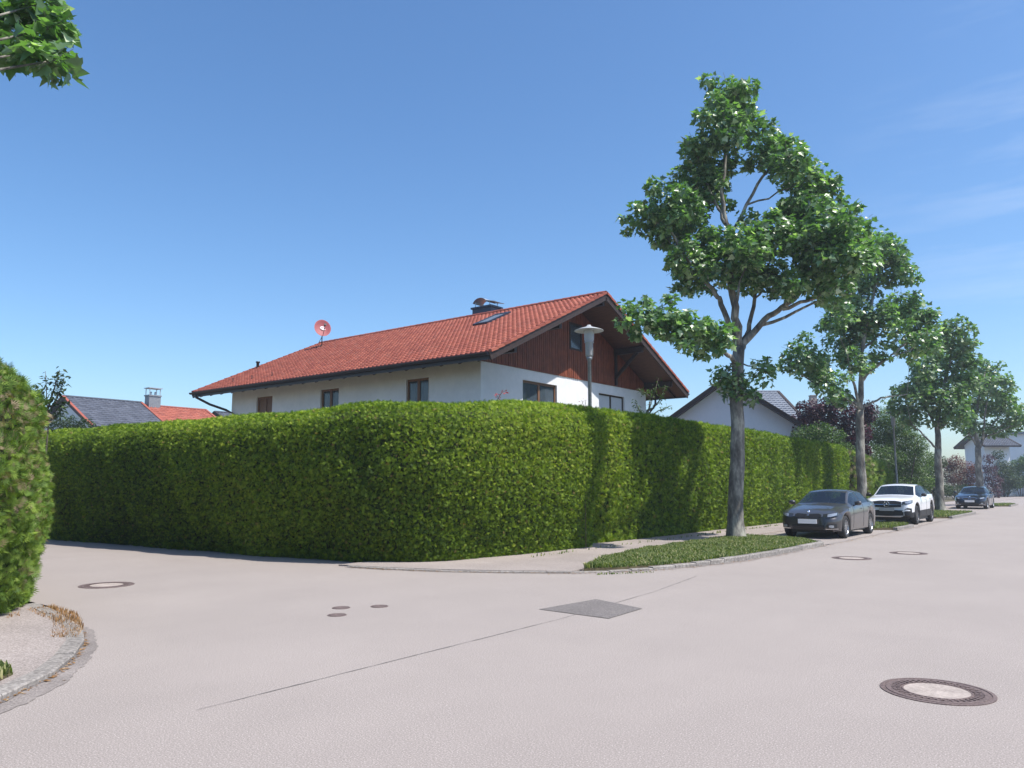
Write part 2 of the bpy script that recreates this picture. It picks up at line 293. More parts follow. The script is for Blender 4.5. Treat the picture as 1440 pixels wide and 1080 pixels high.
I3=[(-6.5,41.0),(-6.5,48.0),(-7.0,48.6),(-9.1,49.2),(-9.1,40.0),(-7.0,40.4)]
I4=[(-6.5,64.6),(-6.5,69.0),(-7.0,69.6),(-9.1,69.8),(-9.1,63.6),(-7.0,64)]
for I in (I1,I2,I3,I4): island(I)
for K in ([(-6.25,29.3),(-6.25,32.0),(-6.75,32.55),(-9,32.8)],[(-6.35,40.8),(-6.35,48.1),(-6.9,48.8),(-9,49.4)],[(-6.35,64.4),(-6.35,69.1),(-6.9,69.8),(-9,70)],[(-6.25,21.0),(-6.45,21.45),(-6.9,21.85),(-9.1,22.75)]):
    struct(strip(K,.14,-.02,.10,'kerb',M['kerb']))
for K in ([(-6.2,29),(-6.15,32.3)],[(-6.3,40.6),(-6.25,48.4)],[(-6.3,21.4),(-6.25,29.3)],[(-6.25,33),(-6.3,40.5)]): struct(ragged(K,.10,.004,'gutter_dirt',M['gutter'],.2,.45))
# near-left corner pavement
KL=[(-6.3,-12),(-6.33,0),(-6.40,1.6),(-6.66,2.33),(-7.15,2.86),(-7.75,3.28),(-8.35,3.62),(-9.1,3.92),(-10.3,4.16),(-11.4,4.32)]
struct(strip(KL,.16,-.02,.045,'kerb',M['kerb'],1))
struct(ragged([(x+.17,y-.13) for x,y in KL[2:-1]],.34,.004,'gutter_strip',M['gutter'],.06,.05,.03))
struct(ragged([(x+.02,y-.02) for x,y in KL[2:]],.05,.007,'gutter_dirt',M['patch'],.12,.5))
sheet('pavement',[(-6.5,-12),(-6.5,0),(-6.56,1.55),(-6.82,2.3),(-7.28,2.76),(-7.85,3.15),(-8.43,3.48),(-9.15,3.77),(-10.3,4.0),(-11.4,4.16),(-13,4.3),(-13,-12)],.040,M['pave'])
IL=[(-6.62,-12),(-6.62,.3),(-6.68,1.5),(-6.95,2.28),(-7.3,2.62),(-7.7,2.58),(-8.3,1.4),(-8.4,-12)]
sheet('verge_soil',IL,.06,M['soil'])
# right side of the street (behind the camera's right shoulder)
sheet('pavement',[(1.3,-40),(3.6,-40),(3.6,103),(1.3,103)],.10,M['pave'])
struct(strip([(1.14,-40),(1.14,103)],.14,-.02,.12,'kerb',M['kerb'],-1))
def inpoly(x,y,poly):
    r=np.zeros(len(x),bool); n=len(poly)
    for i in range(n):
        x1,y1=poly[i];x2,y2=poly[(i+1)%n]; c=((y1>y)!=(y2>y))&(x<(x2-x1)*(y-y1)/(y2-y1+1e-12)+x1); r^=c
    return r
def grass(name,poly,n,h,z=.07,m='grass',parent=None,label=None,w=.012):
    p=np.array(poly); x=RNG.uniform(p[:,0].min(),p[:,0].max(),n*2); y=RNG.uniform(max(p[:,1].min(),-1),p[:,1].max(),n*2)
    k=inpoly(x,y,poly)&(RNG.random(len(x))<.35+.9*(.5+.5*np.sin(x*4.7+2*np.sin(y*1.9))*np.sin(y*3.3+1.7*np.sin(x*2.9)))); x,y=x[k][:n],y[k][:n]; n=len(x)
    cl=.55+.45*np.sin(x*3.1+1.3*np.sin(y*2.3))*np.cos(y*2.7+x); hh=h*RNG.uniform(.45,1.15,n)*(.6+.6*np.clip(cl,0,1))
    a=RNG.uniform(0,2*np.pi,n); le=RNG.uniform(.1,.8,n); P=np.stack([x,y,np.full(n,z-.01)],1)
    dx=np.stack([np.cos(a),np.sin(a),0*a],1); sd=np.stack([-np.sin(a),np.cos(a),0*a],1); W=(w*RNG.uniform(.6,1.4,n))[:,None]
    mid=P+np.array([0,0,1])*hh[:,None]*.6+dx*(hh*le*.3)[:,None]; tip=P+np.array([0,0,1])*hh[:,None]*(1-le*.25)[:,None]+dx*(hh*le)[:,None]
    V=np.stack([P-sd*W,P+sd*W,mid+sd*W*.7,mid-sd*W*.7,tip],1).reshape(-1,3); b=(np.arange(n)*5)[:,None]
    F=np.concatenate([b+np.array([0,1,2]),b+np.array([0,2,3]),b+np.array([3,2,4])]); r=np.tile(RNG.beta(2,2,n),3)
    o=npmesh(name,V,F,r,M[m],parent); tag(o,label,'grass' if m=='grass' else 'weeds',kind='stuff'); return o
grass('grass',I1,52000,.105,label='long green grass on the kerbed verge around the nearest plane tree')
grass('grass',I2,9000,.14,label='grass on the small verge between the grey sedan and the white car')
grass('grass',I3,9000,.14,w=.018,label='grass on the verge at the foot of the third plane tree')
grass('grass',I4,4000,.13,w=.02,label='grass on the farthest verge beyond the blue-black car')
grass('grass',IL,16000,.09,z=.06,label='short grass strip inside the kerb at the left edge')
WP=[(-10.9,4.0),(-9.7,3.85),(-8.75,3.45),(-8.5,3.62),(-9.2,3.98),(-10.2,4.3),(-11,4.35)]
grass('dry_weeds',WP,3800,.065,z=.03,m='dry',w=.0035,label='dry orange-brown weeds on the kerb below the left hedge')
grass('dry_weeds',[(-12.4,4.55),(-10.4,3.75),(-10.35,3.6),(-12.6,4.4)],1500,.06,z=.03,m='dry',w=.004,label='brown litter along the foot of the left hedge')
grass('gutter_weeds',[(-7.5,11.9),(-6.9,12.9),(-6.8,12.8),(-7.4,11.8)],260,.05,z=.0,m='grass',label='small weeds in the gutter below the kerb of the near verge')
grass('hedge_foot_weeds',[(-10.25,13.5),(-10.05,13.5),(-10.35,30),(-10.6,30)],350,.10,z=.03,m='grass',label='low weeds along the hedge foot on the pavement')

def litter(name,lines,n,label,m='dry'):
    P=[]
    for _ in range(n):
        L_=random.choice(lines); i=random.randrange(len(L_)-1); t=random.random(); a,c=L_[i],L_[i+1]; q=random.gauss(0,.09)+.03
        P.append((a[0]+(c[0]-a[0])*t+abs(q),a[1]+(c[1]-a[1])*t-abs(q)*.3,.012))
    P=np.array(P); o=leaves(P,unit(RNG.normal(0,1,P.shape)),.045,name,M[m],None,'oval',up=3,jit=.3,droop=0); tag(o,label,'leaf litter',kind='stuff')
litter('leaf_litter',[K1,K2,[(-6.2,21),(-6.2,33)],KL[2:-1]],900,'brown leaf scraps and grit lying along the kerbs')
# ------------------------------------------------------------------ hedges
class Hedge:
    def __init__(s,path,h0,h1,thick,bulge,seed,rtop=.4,iters=2,amp=.045,hp=None,dome=False,cl=.5):
        s.hp=hp; s.dome=dome; s.cl=cl
        p=[np.array(q,float) for q in path]
        for _ in range(iters):
            q=[p[0]]
            for a,b in zip(p[:-1],p[1:]): q+= [a*.75+b*.25,a*.25+b*.75]
            q.append(p[-1]); p=q
        s.p=np.array(p); d=np.linalg.norm(np.diff(s.p,axis=0),axis=1); s.s=np.concatenate([[0],np.cumsum(d)]); s.len=s.s[-1]
        s.h0,s.h1,s.th,s.bu,s.rt=h0,h1,thick,bulge,rtop
        r=np.random.default_rng(seed); s.k=r.normal(0,1,(14,3))*np.array([1,1,1.0])*r.uniform(.6,5,14)[:,None]; s.ph=r.uniform(0,6.3,14); s.am=amp/np.linalg.norm(s.k,axis=1)**.6
        # profile perimeter (offset outward, height fraction*h): base -> bulge -> shoulder -> top -> inner shoulder -> inner base
        s.tl=None
    def path(s,u):
        x=np.interp(u,s.s,s.p[:,0]);y=np.interp(u,s.s,s.p[:,1]); e=.25
        tx=np.interp(np.minimum(u+e,s.len),s.s,s.p[:,0])-np.interp(np.maximum(u-e,0),s.s,s.p[:,0]); ty=np.interp(np.minimum(u+e,s.len),s.s,s.p[:,1])-np.interp(np.maximum(u-e,0),s.s,s.p[:,1])
        n=np.hypot(tx,ty)+1e-9; return x,y,ty/n,-tx/n
    def pos(s,u,t):
        """t in 0..1 outer face, 1..1.4 top, 1.4..2 inner face"""
        x,y,nx,ny=s.path(np.clip(u,0,s.len)); h=s.h0+(s.h1-s.h0)*np.clip(u,0,s.len)/s.len; rt=s.rt
        if s.hp: h=np.interp(np.clip(u,0,s.len),[q[0] for q in s.hp],[q[1] for q in s.hp])
        T=[0,.12,.35,.6,.82,.93,1.0,1.06,1.2,1.34,1.4,1.5,2.0]
        O=[-.42,-.35,-.08,s.bu*.7,s.bu,s.bu*.7,s.bu*.1-rt*.35,-rt*1.0,-s.th*.5,-s.th+rt,-s.th+.1,-s.th,-s.th]
        Z=[0,.05,.3,.58,.82,.92,.975,.995,1,.99,.95,.85,0]
        if s.dome: O=[-.15,.0,s.bu*.9,s.bu,s.bu*.55,-.02,-.35,-.62,-s.th*.5,-s.th+.7,-s.th+.4,-s.th,-s.th]; Z=[0,.05,.3,.52,.74,.87,.94,.97,1,.95,.88,.7,0]
        o=np.interp(t,T,O); z=np.interp(t,T,Z)*h
        P=np.stack([x+nx*o,y+ny*o,z],-1)
        # end closure
        e=np.minimum(u,s.len-u); k=np.clip(1-e/s.cl,0,1)**2; c=np.stack([x-nx*s.th*.5,y-ny*s.th*.5,z],-1); P=P+(c-P)*(k*.5)[...,None]; P[...,2]-=k*.12*z
        nv=np.stack([nx,ny,0.5*np.clip((t-.8)*3,0,1)],-1)
        lump=sum(a*np.sin(P@kk+f) for a,kk,f in zip(s.am,s.k,s.ph))
        return P+nv*lump[...,None]
    def nrm(s,u,t):
        e=.12; a=s.pos(np.minimum(u+e,s.len),t)-s.pos(np.maximum(u-e,0),t); b=s.pos(u,t+.03)-s.pos(u,np.maximum(t-.03,0)); return unit(np.cross(a,b))
def hedge(hd,name,label,m,dens,size,u0=0,u1=None,tmax=1.45,brown=None,group=None):
    root=empty(name,(float(hd.p[len(hd.p)//2][0]),float(hd.p[len(hd.p)//2][1]),0)); off_=np.array(root.location)
    tag(root,label,'hedge',group)
    nu=max(8,int(hd.len/.22)); U,T=np.meshgrid(np.linspace(0,hd.len,nu),np.linspace(0,2,44),indexing='ij')
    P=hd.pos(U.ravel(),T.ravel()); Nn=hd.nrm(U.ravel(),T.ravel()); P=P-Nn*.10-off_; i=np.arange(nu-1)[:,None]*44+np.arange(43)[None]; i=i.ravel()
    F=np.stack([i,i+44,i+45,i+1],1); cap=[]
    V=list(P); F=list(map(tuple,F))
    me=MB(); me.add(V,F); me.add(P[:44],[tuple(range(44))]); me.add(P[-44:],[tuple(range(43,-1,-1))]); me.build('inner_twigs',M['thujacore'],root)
    u1=u1 or hd.len; hh=max(hd.h0,hd.h1)
    n=int((u1-u0)*hh*1.35*dens); u=RNG.uniform(u0,u1,n); t=RNG.uniform(0,tmax,n)
    P=hd.pos(u,t); Nn=hd.nrm(u,t); P=P+Nn*RNG.uniform(-.10,.05,n)[:,None]; P[:,2]=np.maximum(P[:,2],.03)
    d=unit(Nn*RNG.uniform(.25,1.0,n)[:,None]+np.array([0,0,1])*RNG.uniform(-.35,.9,n)[:,None]+RNG.normal(0,.38,(n,3)))
    nn=unit(Nn+RNG.normal(0,.55,(n,3))+np.array([0,0,.12])); d=unit(d-nn*(d*nn).sum(1,keepdims=True)*.75); side=unit(np.cross(d,nn)); nn=np.cross(side,d)
    S=size*RNG.uniform(.6,1.35,n)
    big=sum(a*np.sin(P@(kk*.35)+f) for a,kk,f in zip(hd.am,hd.k,hd.ph))/hd.am.sum()
    rnd=np.clip(RNG.beta(2.2,2.2,n)*.8+.1+big*.35,0,.97); rnd=np.where(RNG.random(n)<.012,1,rnd)
    if brown is not None:
        bm=brown(P); rnd=np.where(RNG.random(n)<bm,RNG.uniform(.82,1,n),np.minimum(rnd,.72))
    tv=[];tf=[]
    for j,(an,ln) in enumerate([(-.95,.55),(-.58,.8),(-.25,.95),(.04,1.1),(.33,.95),(.66,.78),(1.0,.55)]):
        c,s_=math.cos(an),math.sin(an); wv=.05; b=.12*j*0
        a0=np.array([s_*.12,c*.12]); a1=np.array([s_,c])*ln; pw=np.array([c,-s_])*wv; mid=a0*.45+a1*.55
        k=len(tv); tv+=[(*a0,0),(*(mid+pw),.04),(*a1,.02),(*(mid-pw),.04)]; tf+=[(k,k+1,k+2,k+3)]
    V,F,r=scatter(P-off_,side,d,nn,S,np.array(tv),np.array(tf),rnd); npmesh('foliage',V,F,r,m,root)
    return root
H1=Hedge([(-27,8.75),(-23.3,9.2),(-16.3,9.80),(-14.2,10.0),(-12.2,10.35),(-11.15,10.9),(-10.55,11.8),(-10.34,13),(-10.27,15.1),(-10.30,16.8)],3.10,3.60,1.5,.26,3,amp=.04,hp=[(0,3.05),(8,3.12),(14.5,3.2),(17.2,3.25),(19,3.42),(22,3.58)],cl=.22)
hedge(H1,'thuja_hedge','tall clipped bright green hedge wrapping round the street corner, longest of the hedges',M['thuja'],1600,.070)
H2=Hedge([(-11.15,17.0),(-10.68,17.8),(-10.65,22),(-10.65,30),(-10.6,36),(-10.6,40.5)],3.62,3.45,1.5,.05,5,.22,amp=.028)
hedge(H2,'thuja_hedge','sunlit clipped hedge behind the nearest plane tree, running along the pavement to the right',M['thuja'],800,.10)
H2b=Hedge([(-10.85,40.9),(-10.6,41.5),(-10.6,46),(-10.8,49)],3.3,2.7,1.5,.15,8,.5)
hedge(H2b,'thuja_hedge','lower yellowish hedge with brown patches behind the white car',M['thujab'],160,.22,brown=lambda P:np.where(P[:,1]<43.5,.35,.05))
H3=Hedge([(-9.75,-5),(-9.75,1.6),(-9.9,2.9),(-10.7,3.75),(-12,4.35),(-13.6,4.6),(-17,4.7),(-24,4.75)],3.22,3.05,2.6,.34,9,.8,amp=.07,dome=True)
hedge(H3,'thuja_hedge','rounded hedge with brown dry patches at the left edge of the picture',M['thujab'],1100,.095,u0=3.5,u1=17,
      brown=lambda P:np.clip(.20*np.exp(-((P[:,2]-2.2)/.6)**2)+.16*np.sin(P[:,0]*2.1+P[:,2]*3)*np.sin(P[:,1]*3-P[:,2]*2),.02,.6),tmax=1.5)

# ------------------------------------------------------------------ trees
def at(px,py,Dh): # picture position (of 1440x1080) at a horizontal distance, used to place far plants
    p=math.atan(140/1081); f=np.array([-math.sin(R(38.3))*math.cos(p),math.cos(R(38.3))*math.cos(p),math.sin(p)]); u=np.cross(RT,f); d=f+RT*(px-720)/1081+u*(540-py)/1081
    q=d*Dh/(d@FW); return q[0],q[1],1.6+q[2]
def tree(name,label,base,D,clumps,limbs,shoots,leaf,dens,tm,lm,trunk_r,fork,seed,group,spread=1.0,pts3=None):
    rg=np.random.default_rng(seed); root=empty(name,tuple(base)); tag(root,label,'tree',group)
    B=np.array(base); zc=1.6; Ul=float(B@RT)
    def to3(u,z,wd):   # lateral u, height z, depth wd away from the viewer side
        k=(D+wd)/D; return np.array(RT*((Ul+u)*k-Ul)+FW*wd)+np.array([0,0,zc+(z-zc)*k])-np.array([0,0,0])
    P=[];O=[];cc=[]
    for (u,z,r) in clumps:
        r=r*1.09; wmax=min(1.35,.4+.25*max(0,13.5-z))*spread; wd=rg.uniform(-wmax,wmax)
        if seed==1 and u<0 and z<6.6: wd=-3.2+.5*wd+.3*u
        c=to3(u,z,wd); cc.append((c,r,u,z,wd))
        a=int(dens*r*r); p,o=clump_points(c,r*.82,int(a*.62),.85); P.append(p);O.append(o)
        for _ in range(7):
            o2=unit(rg.normal(0,1,3)); c2=c+o2*r*rg.uniform(.7,1.1)*np.array([1,1,.85]); rr_=r*rg.uniform(.22,.42); p,o=clump_points(c2,rr_,int(a*.075*(rr_/r/.32)**2)); P.append(p);O.append(o)
    for (u,z,r) in shoots:
        c=to3(u,z,rg.uniform(-.2,.2)); p,o=clump_points(c,r,int(dens*r*r*.75),1.1); P.append(p);O.append(o); cc.append((c,r,u,z,0))
    P=np.concatenate(P);O=np.concatenate(O)
    leaves(P,O,leaf,'crown',lm,root,tm,up=.75,jit=1.1)
    b=MB()
    # trunk with root flare
    tp=[np.array([0,0,-.1]),np.array([0,0,.12]),np.array([0,0,.45])]; rr=[trunk_r*1.45,trunk_r*1.25,trunk_r*1.03]
    f3=to3(fork[0],fork[1],0); nseg=9
    for i in range(1,nseg+1):
        q=f3*np.array([1,1,0])*(i/nseg); q[2]=.45+(f3[2]-.45)*i/nseg; q[:2]+=rg.normal(0,.018,2); tp.append(q); rr.append(trunk_r*(1-.28*i/nseg)*(1+rg.uniform(-.03,.03)))
    b.tube(tp,rr,14)
    nodes=[(f3,rr[-1],tp[-1])]
    for (chain,r0,r1,wd1) in limbs:
        q=[]; n=len(chain)
        for i,(u,z) in enumerate(chain): q.append(to3(u,z,wd1*i/(n-1)))
        q=np.array(q); s=np.linspace(0,1,n); ss=np.linspace(0,1,n*4); qq=np.stack([np.interp(ss,s,q[:,j]) for j in range(3)],1)
        for _ in range(2): qq[1:-1]=(qq[:-2]+2*qq[1:-1]+qq[2:])/4
        qq[1:-1]+=rg.normal(0,.02,(len(qq)-2,3)); r_=r0+(r1-r0)*ss
        b.tube(list(qq),list(r_),9); nodes+= [(p,r) for p,r in zip(qq,r_)]
    pts=np.array([n[0] for n in nodes]); rs=np.array([n[1] for n in nodes])
    for (c,r,u,z,wd) in cc:
        hd_=np.linalg.norm(pts[:,:2]-c[:2],axis=1); low=np.where(pts[:,2]<c[2]-.45*hd_)[0]; low=low if len(low) else np.arange(len(pts)); i=low[np.argmin(np.linalg.norm(pts[low]-c,axis=1))]; a=pts[i]
        m=(a+c)/2+np.array([0,0,-.06*np.linalg.norm(c-a)])+rg.normal(0,.09,3); r0=min(rs[i]*.7,.014+.016*np.linalg.norm(c-a)); t_=np.linspace(0,1,7)[:,None]; q_=(1-t_)**2*a+2*t_*(1-t_)*m+t_**2*c; q_[1:-1]+=rg.normal(0,.025,(5,3)); b.tube(list(q_),list(np.linspace(r0,r0*.4,7)),6)
        for _ in range(8):
            d=unit(rg.normal(0,1,3)+np.array([0,0,.3])); e=c+d*r*.95; b.tube([c-d*.05,c+d*r*.5+rg.normal(0,.04,3),e],[r0*.4,.008,.004],4,False)
    b.build('trunk',M['bark'],root,True)
    return root
t1c=[(0.3,13.14,0.78),(0.1,12.23,0.82),(0.75,12.35,0.72),(-0.41,11,0.82),(-0.72,11.45,0.62),(1.42,11.45,0.78),(1.98,11.22,0.72),(2.51,10.62,0.72),(-0.44,10.33,0.72),(2.3,9.89,0.66),(2.99,10.18,0.57),(-1.62,9.78,0.82),(-2.26,9.3,0.66),(-1.21,9.3,0.72),(-0.91,10,0.62),(-1.75,8.8,0.57),(2.26,9.12,0.82),(3.11,9.12,0.86),(3.77,8.91,0.74),(1.41,8.91,0.72),(0.76,8.47,0.78),(4,8.26,0.57),(3.26,8.08,0.78),(2.65,8.43,0.82),(-0.5,8.43,0.68),(-1.14,8,0.68),(-0.06,7.82,0.68),(0.73,7.57,0.68),(1.4,7.78,0.68),(-0.99,7.4,0.53),(1.76,7.35,0.49),(2.6,7.44,0.66),(3.21,7.22,0.57),(-2.48,6.37,0.53),(-1.86,6.23,0.57),(-1.25,5.91,0.57),(-0.63,5.74,0.53),(-0.22,5.66,0.37)]
t1s=[(0.15,4.45,0.49),(0.98,4.76,0.41),(-0.26,4.61,0.33),(0.54,4.04,0.29),(-0.03,4.12,0.29)]
G1='plane trees along the kerbed verges of the street'
tree('plane_tree','tallest and nearest plane tree, standing on the grass verge in front of the clipped hedge',(-8.7,21.2,.06),22.0,t1c,[
 ([(.27,5.5),(.29,5.8),(.09,7.4),(.15,8.91),(0,9.56),(-.05,10.44),(.27,12.23)],.14,.03,.1),
 ([(.12,8.75),(1.17,10.67),(1.73,11.22)],.055,.03,-.3),([(0,9.2),(-.34,10),(-.7,10.9)],.05,.02,.4),
 ([(.22,5.0),(-.1,5.3),(-.7,5.6),(-1.9,6.2)],.075,.02,-3.6),
 ([(.25,5.35),(.44,5.59),(1.09,6.33),(1.73,6.71),(2.6,7.5),(3.48,8.26)],.12,.04,.4),([(1.6,6.6),(2.6,6.95),(3.2,7.3)],.06,.03,-.6),
 ([(.27,5.4),(-.18,6.76),(-.34,7.08),(-.83,7.82),(-1.24,8.21),(-1.64,9.12)],.09,.03,-.6),
 ([(.28,5.4),(.56,5.91),(.88,7.18),(.75,8.26)],.09,.03,.8),([(.27,5.4),(.2,6.2),(.35,7.3)],.07,.03,-1.0)],t1s,.172,960,'leaf',M['leaf'],.225,(.28,5.5),1,G1)
t2c=[(1.26,10.97,0.78),(1.81,10.62,0.73),(2.17,9.94,0.62),(0.92,9.94,0.9),(0.41,9.15,0.78),(-2.04,6.62,0.78),(-2.57,6.19,0.39),(-1.44,6.19,0.78),(-1.09,5.49,0.73),(-0.32,7.19,0.9),(0.43,7.48,0.78),(0.03,8.34,0.84),(-0.56,8.05,0.67),(0.25,6.28,0.62),(2.03,8.63,0.73),(2.63,8.28,0.67),(2.96,7.71,0.62),(2.25,6.9,0.62),(3,7.13,0.62),(1.69,7.71,0.56),(-0.56,4.87,0.45),(1.3,8.34,0.5),(1.05,6.62,0.39)]
q2=lambda L_:[(a*1.09,1.6+(b-1.6)*1.09)+((c[0]*1.09,) if c else ()) for a,b,*c in L_]; t2c=q2(t2c)
tree('plane_tree','second plane tree, its trunk rising between the dark grey sedan and the white car',(-8.75,34.8,.06),32.7,t2c,[
 ([(.16,4.6),(.32,6.05),(.40,7.48),(.93,9.21),(1.29,10.5)],.13,.03,0),([(.3,5.9),(.76,6.39),(1.49,6.9),(2.39,7.62)],.08,.03,-.4),
 ([(.14,4.6),(.44,4.87),(1.25,5.2),(2.23,5.34)],.07,.02,.4),([(.13,4.6),(-.02,5.12),(-.69,5.63),(-1.5,6.19)],.08,.03,.3),([(.4,7.3),(.88,7.6),(1.8,8.63)],.06,.02,.5),([(.2,4.9),(-.1,6),(-.3,7.3)],.07,.03,-.5)],[],.20,680,'leaf2',M['leaf'],.21,(.15,4.65),2,G1)
t3c=[(1.62,10.27,0.72),(1.05,9.54,0.87),(1.98,9.21,0.72),(0.43,8.73,0.87),(-0.35,7.92,0.87),(1.25,7.92,0.99),(2.32,8.4,0.64),(-0.91,6.72,0.87),(-1.91,5.92,0.79),(-0.57,5.84,0.79),(0.73,6.32,0.99),(1.79,6.72,0.87),(-1.18,5.05,0.56),(0.25,5.05,0.72),(-0,7.12,0.87),(1.46,5.44,0.72),(-1.7,6.64,0.56)]
tree('plane_tree','third plane tree, on the verge just beyond the white car',(-8.0,47.9,.06),42.6,t3c,[
 ([(.1,3.4),(.14,4.73),(.53,6.32),(1.23,8.73),(1.6,10)],.17,.03,0),([(.1,3.4),(-.1,3.6),(-.68,4.26),(-1.27,4.81)],.07,.03,-.3),([(.14,4.5),(-.48,5.92),(-.9,6.8)],.08,.03,.4),([(.2,4.6),(1.53,6.32),(2,7)],.08,.03,.5)],[],.24,430,'leaf2',M['leaffar'],.235,(.1,3.45),3,G1)
t4c=[(1.01,9.88,0.94),(0.15,8.83,1.15),(1.69,8.56,1.15),(1.06,7.26,1.25),(-0.2,7,1.15),(2.36,7.26,1.04),(2.9,6.22,0.73),(1.97,5.7,0.94),(0.4,5.44,0.94),(-0.87,5.7,0.83),(1.54,9.35,0.78),(3.22,7,0.62),(3.83,6.22,0.73)]
tree('plane_tree','farthest plane tree, standing behind the blue-black car near the end of the street',(-8.2,64.6,.06),55.8,t4c,[
 ([(.1,3.9),(.12,4.41),(-.09,5.7),(.5,7.78),(1,9.5)],.2,.04,0),([(.1,3.9),(.8,5.29),(1.76,6.22)],.13,.04,.4),([(.5,4.7),(.71,6),(1.25,8.3)],.1,.03,-.5),([(.1,4.2),(-.6,5.4)],.09,.04,.2)],[],.27,300,'leaf2',M['leaffar'],.27,(.1,4.0),4,G1)
# tree whose twigs hang into the top left corner: its trunk stands left of the frame
def overhang():
    root=empty('maple_tree',(-10.6,-.6,.04)); tag(root,'leafy branch tips hanging into the top left corner from a tree outside the frame','tree'); b=MB(); rg=np.random.default_rng(5)
    B=np.array([-10.6,-.6,.04]); b.tube([(0,0,-.1),(0,0,.3),(.05,.05,2.5),(.1,.1,4.2)],[.2,.16,.13,.11],12)
    tgt=[(-8.9,2.05,5.75),(-9.1,1.85,6.35),(-9.4,1.9,5.35),(-8.8,1.7,6.7)]
    P=[];O=[]
    for k in range(26):
        c=np.array([rg.uniform(-2.6,.9),rg.uniform(-2.6,1.0),rg.uniform(4.9,9)]); p,o=clump_points(c,.75,170); P.append(p);O.append(o); b.tube([(.1,.1,4.1),c*.5+np.array([0,0,2.2]),c],[.05,.035,.012],6)
    for t in [at(px_,py_,d_) for px_,py_,d_ in [(15,70,9.1),(45,72,8.9),(70,40,9),(40,20,9.2),(75,85,8.8),(10,30,9.3),(60,5,9.1),(-20,50,9.2),(-15,10,9)]]:
        c=np.array(t)-B; p,o=clump_points(c,.30,60); P.append(p);O.append(o); b.tube([(.1,.1,4.1),c*.55+np.array([0,0,1.9]),c],[.05,.03,.01],6)
        for _ in range(7):
            d=unit(rg.normal(0,1,3)); b.tube([c,c+d*.33],[.006,.003],4,False)
    P=np.concatenate(P);O=np.concatenate(O); leaves(P,O,.20,'crown',M['leaf'],root,'leaf',droop=.5,jit=1.3); b.build('trunk',M['bark'],root,True)
overhang()
def shrub(name,label,cat,base,blobs,leaf,dens,m,tm='oval',group=None,part='foliage',stems=True,jit=1.2,flat=.85):
    root=empty(name,base); tag(root,label,cat,group); P=[];O=[];b=MB()
    for (x,y,z,r) in blobs:
        c=np.array([x-base[0],y-base[1],z]); p,o=clump_points(c,r,int(dens*3.2*r*r*(1+r*.5)),flat); P.append(p);O.append(o)
        for _ in range(5):
            d=unit(RNG.normal(0,1,3)); p,o=clump_points(c+d*r*.9*np.array([1,1,.8]),r*.3,int(dens*3*r*r*.09)+4); P.append(p);O.append(o)
        b.tube([(c[0]*.3,c[1]*.3,0),c*np.array([.7,.7,.6]),c],[.05,.04,.015],6)
    P=np.concatenate(P);O=np.concatenate(O); leaves(P,O,leaf,part,m,root,tm,jit=jit)
    if stems: b.build('branches',M['twig'],root,True)
    return root
def blobs(lst,Dh,dj=1.0):
    o=[]
    for px,py,r in lst:
        D=Dh+random.uniform(-dj,dj); x,y,z=at(px,py,D); o.append((x,y,max(.2,z),r*D/1081*.99))
    return o
x,y,_=at(1165,680,47); shrub('purple_tree','tree with dark purple leaves rising behind the hedge between the first two plane trees','tree',(x,y,0),blobs([(1120,597,18),(1140,578,20),(1165,572,18),(1190,588,22),(1215,580,20),(1160,598,22),(1200,612,24),(1135,612,22),(1180,630,26),(1200,640,22)],47,1.5),.16,260,M['purple'],'leaf2',part='crown')
x,y,_=at(1150,680,42); shrub('garden_shrub','light green rounded shrub showing above the hedge below the purple tree','shrub',(x,y,0),blobs([(1130,612,16),(1150,608,18),(1172,612,16),(1160,628,26),(1140,630,26),(1180,640,26)],42,.6),.12,420,M['shrub'])
x,y,_=at(1265,690,52); shrub('garden_shrub','large untrimmed green thicket behind the white car and the far lamp post','shrub',(x,y,0),blobs([(1238,588,20),(1256,592,20),(1275,600,18),(1290,622,16),(1230,612,26),(1250,620,28),(1270,630,28),(1290,650,24),(1238,650,30),(1262,660,30),(1288,676,24),(1240,685,28),(1265,688,26),(1300,680,12)],52,1.2),.14,420,M['shrub'])
x,y,_=at(1310,690,60); shrub('garden_shrub','dark evergreen shrub behind the third plane tree','shrub',(x,y,0),blobs([(1305,655,14),(1312,672,16),(1318,650,12),(1308,690,14),(1325,690,12)],60,.6),.16,300,M['shrubd'])
x,y,_=at(1345,690,82); shrub('copper_shrub','wide copper-red shrub at the end of the street left of the blue-black car','shrub',(x,y,0),blobs([(1332,655,12),(1345,650,12),(1358,658,12),(1368,668,12),(1338,670,14),(1352,674,14),(1365,682,12)],82,1),.2,200,M['copper'])
x,y,_=at(1345,690,79); shrub('garden_shrub','low dark green shrub below the copper-red shrub','shrub',(x,y,0),blobs([(1330,688,10),(1342,690,10),(1356,690,10),(1368,690,9)],79,.5),.18,200,M['shrubd'])
x,y,_=at(1398,690,86); shrub('copper_shrub','brownish red upright shrub right of the farthest plane tree','shrub',(x,y,0),blobs([(1390,645,8),(1392,660,10),(1395,675,12),(1396,690,12)],86,.6),.2,200,M['purple'])
x,y,_=at(1412,690,92); shrub('garden_conifer','tall green conifer beside the slatted fence at the end of the street','tree',(x,y,0),blobs([(1404,640,8),(1408,655,11),(1412,668,13),(1410,685,14),(1422,660,10),(1425,675,12)],92,.8),.22,200,M['shrubd'],part='crown')
x,y,_=at(1435,690,94); shrub('garden_shrub','broad green shrub rising over the slatted fence at the right edge','shrub',(x,y,0),blobs([(1432,655,12),(1445,650,14),(1440,670,14),(1458,665,14),(1428,680,10)],94,.8),.22,180,M['shrub'])
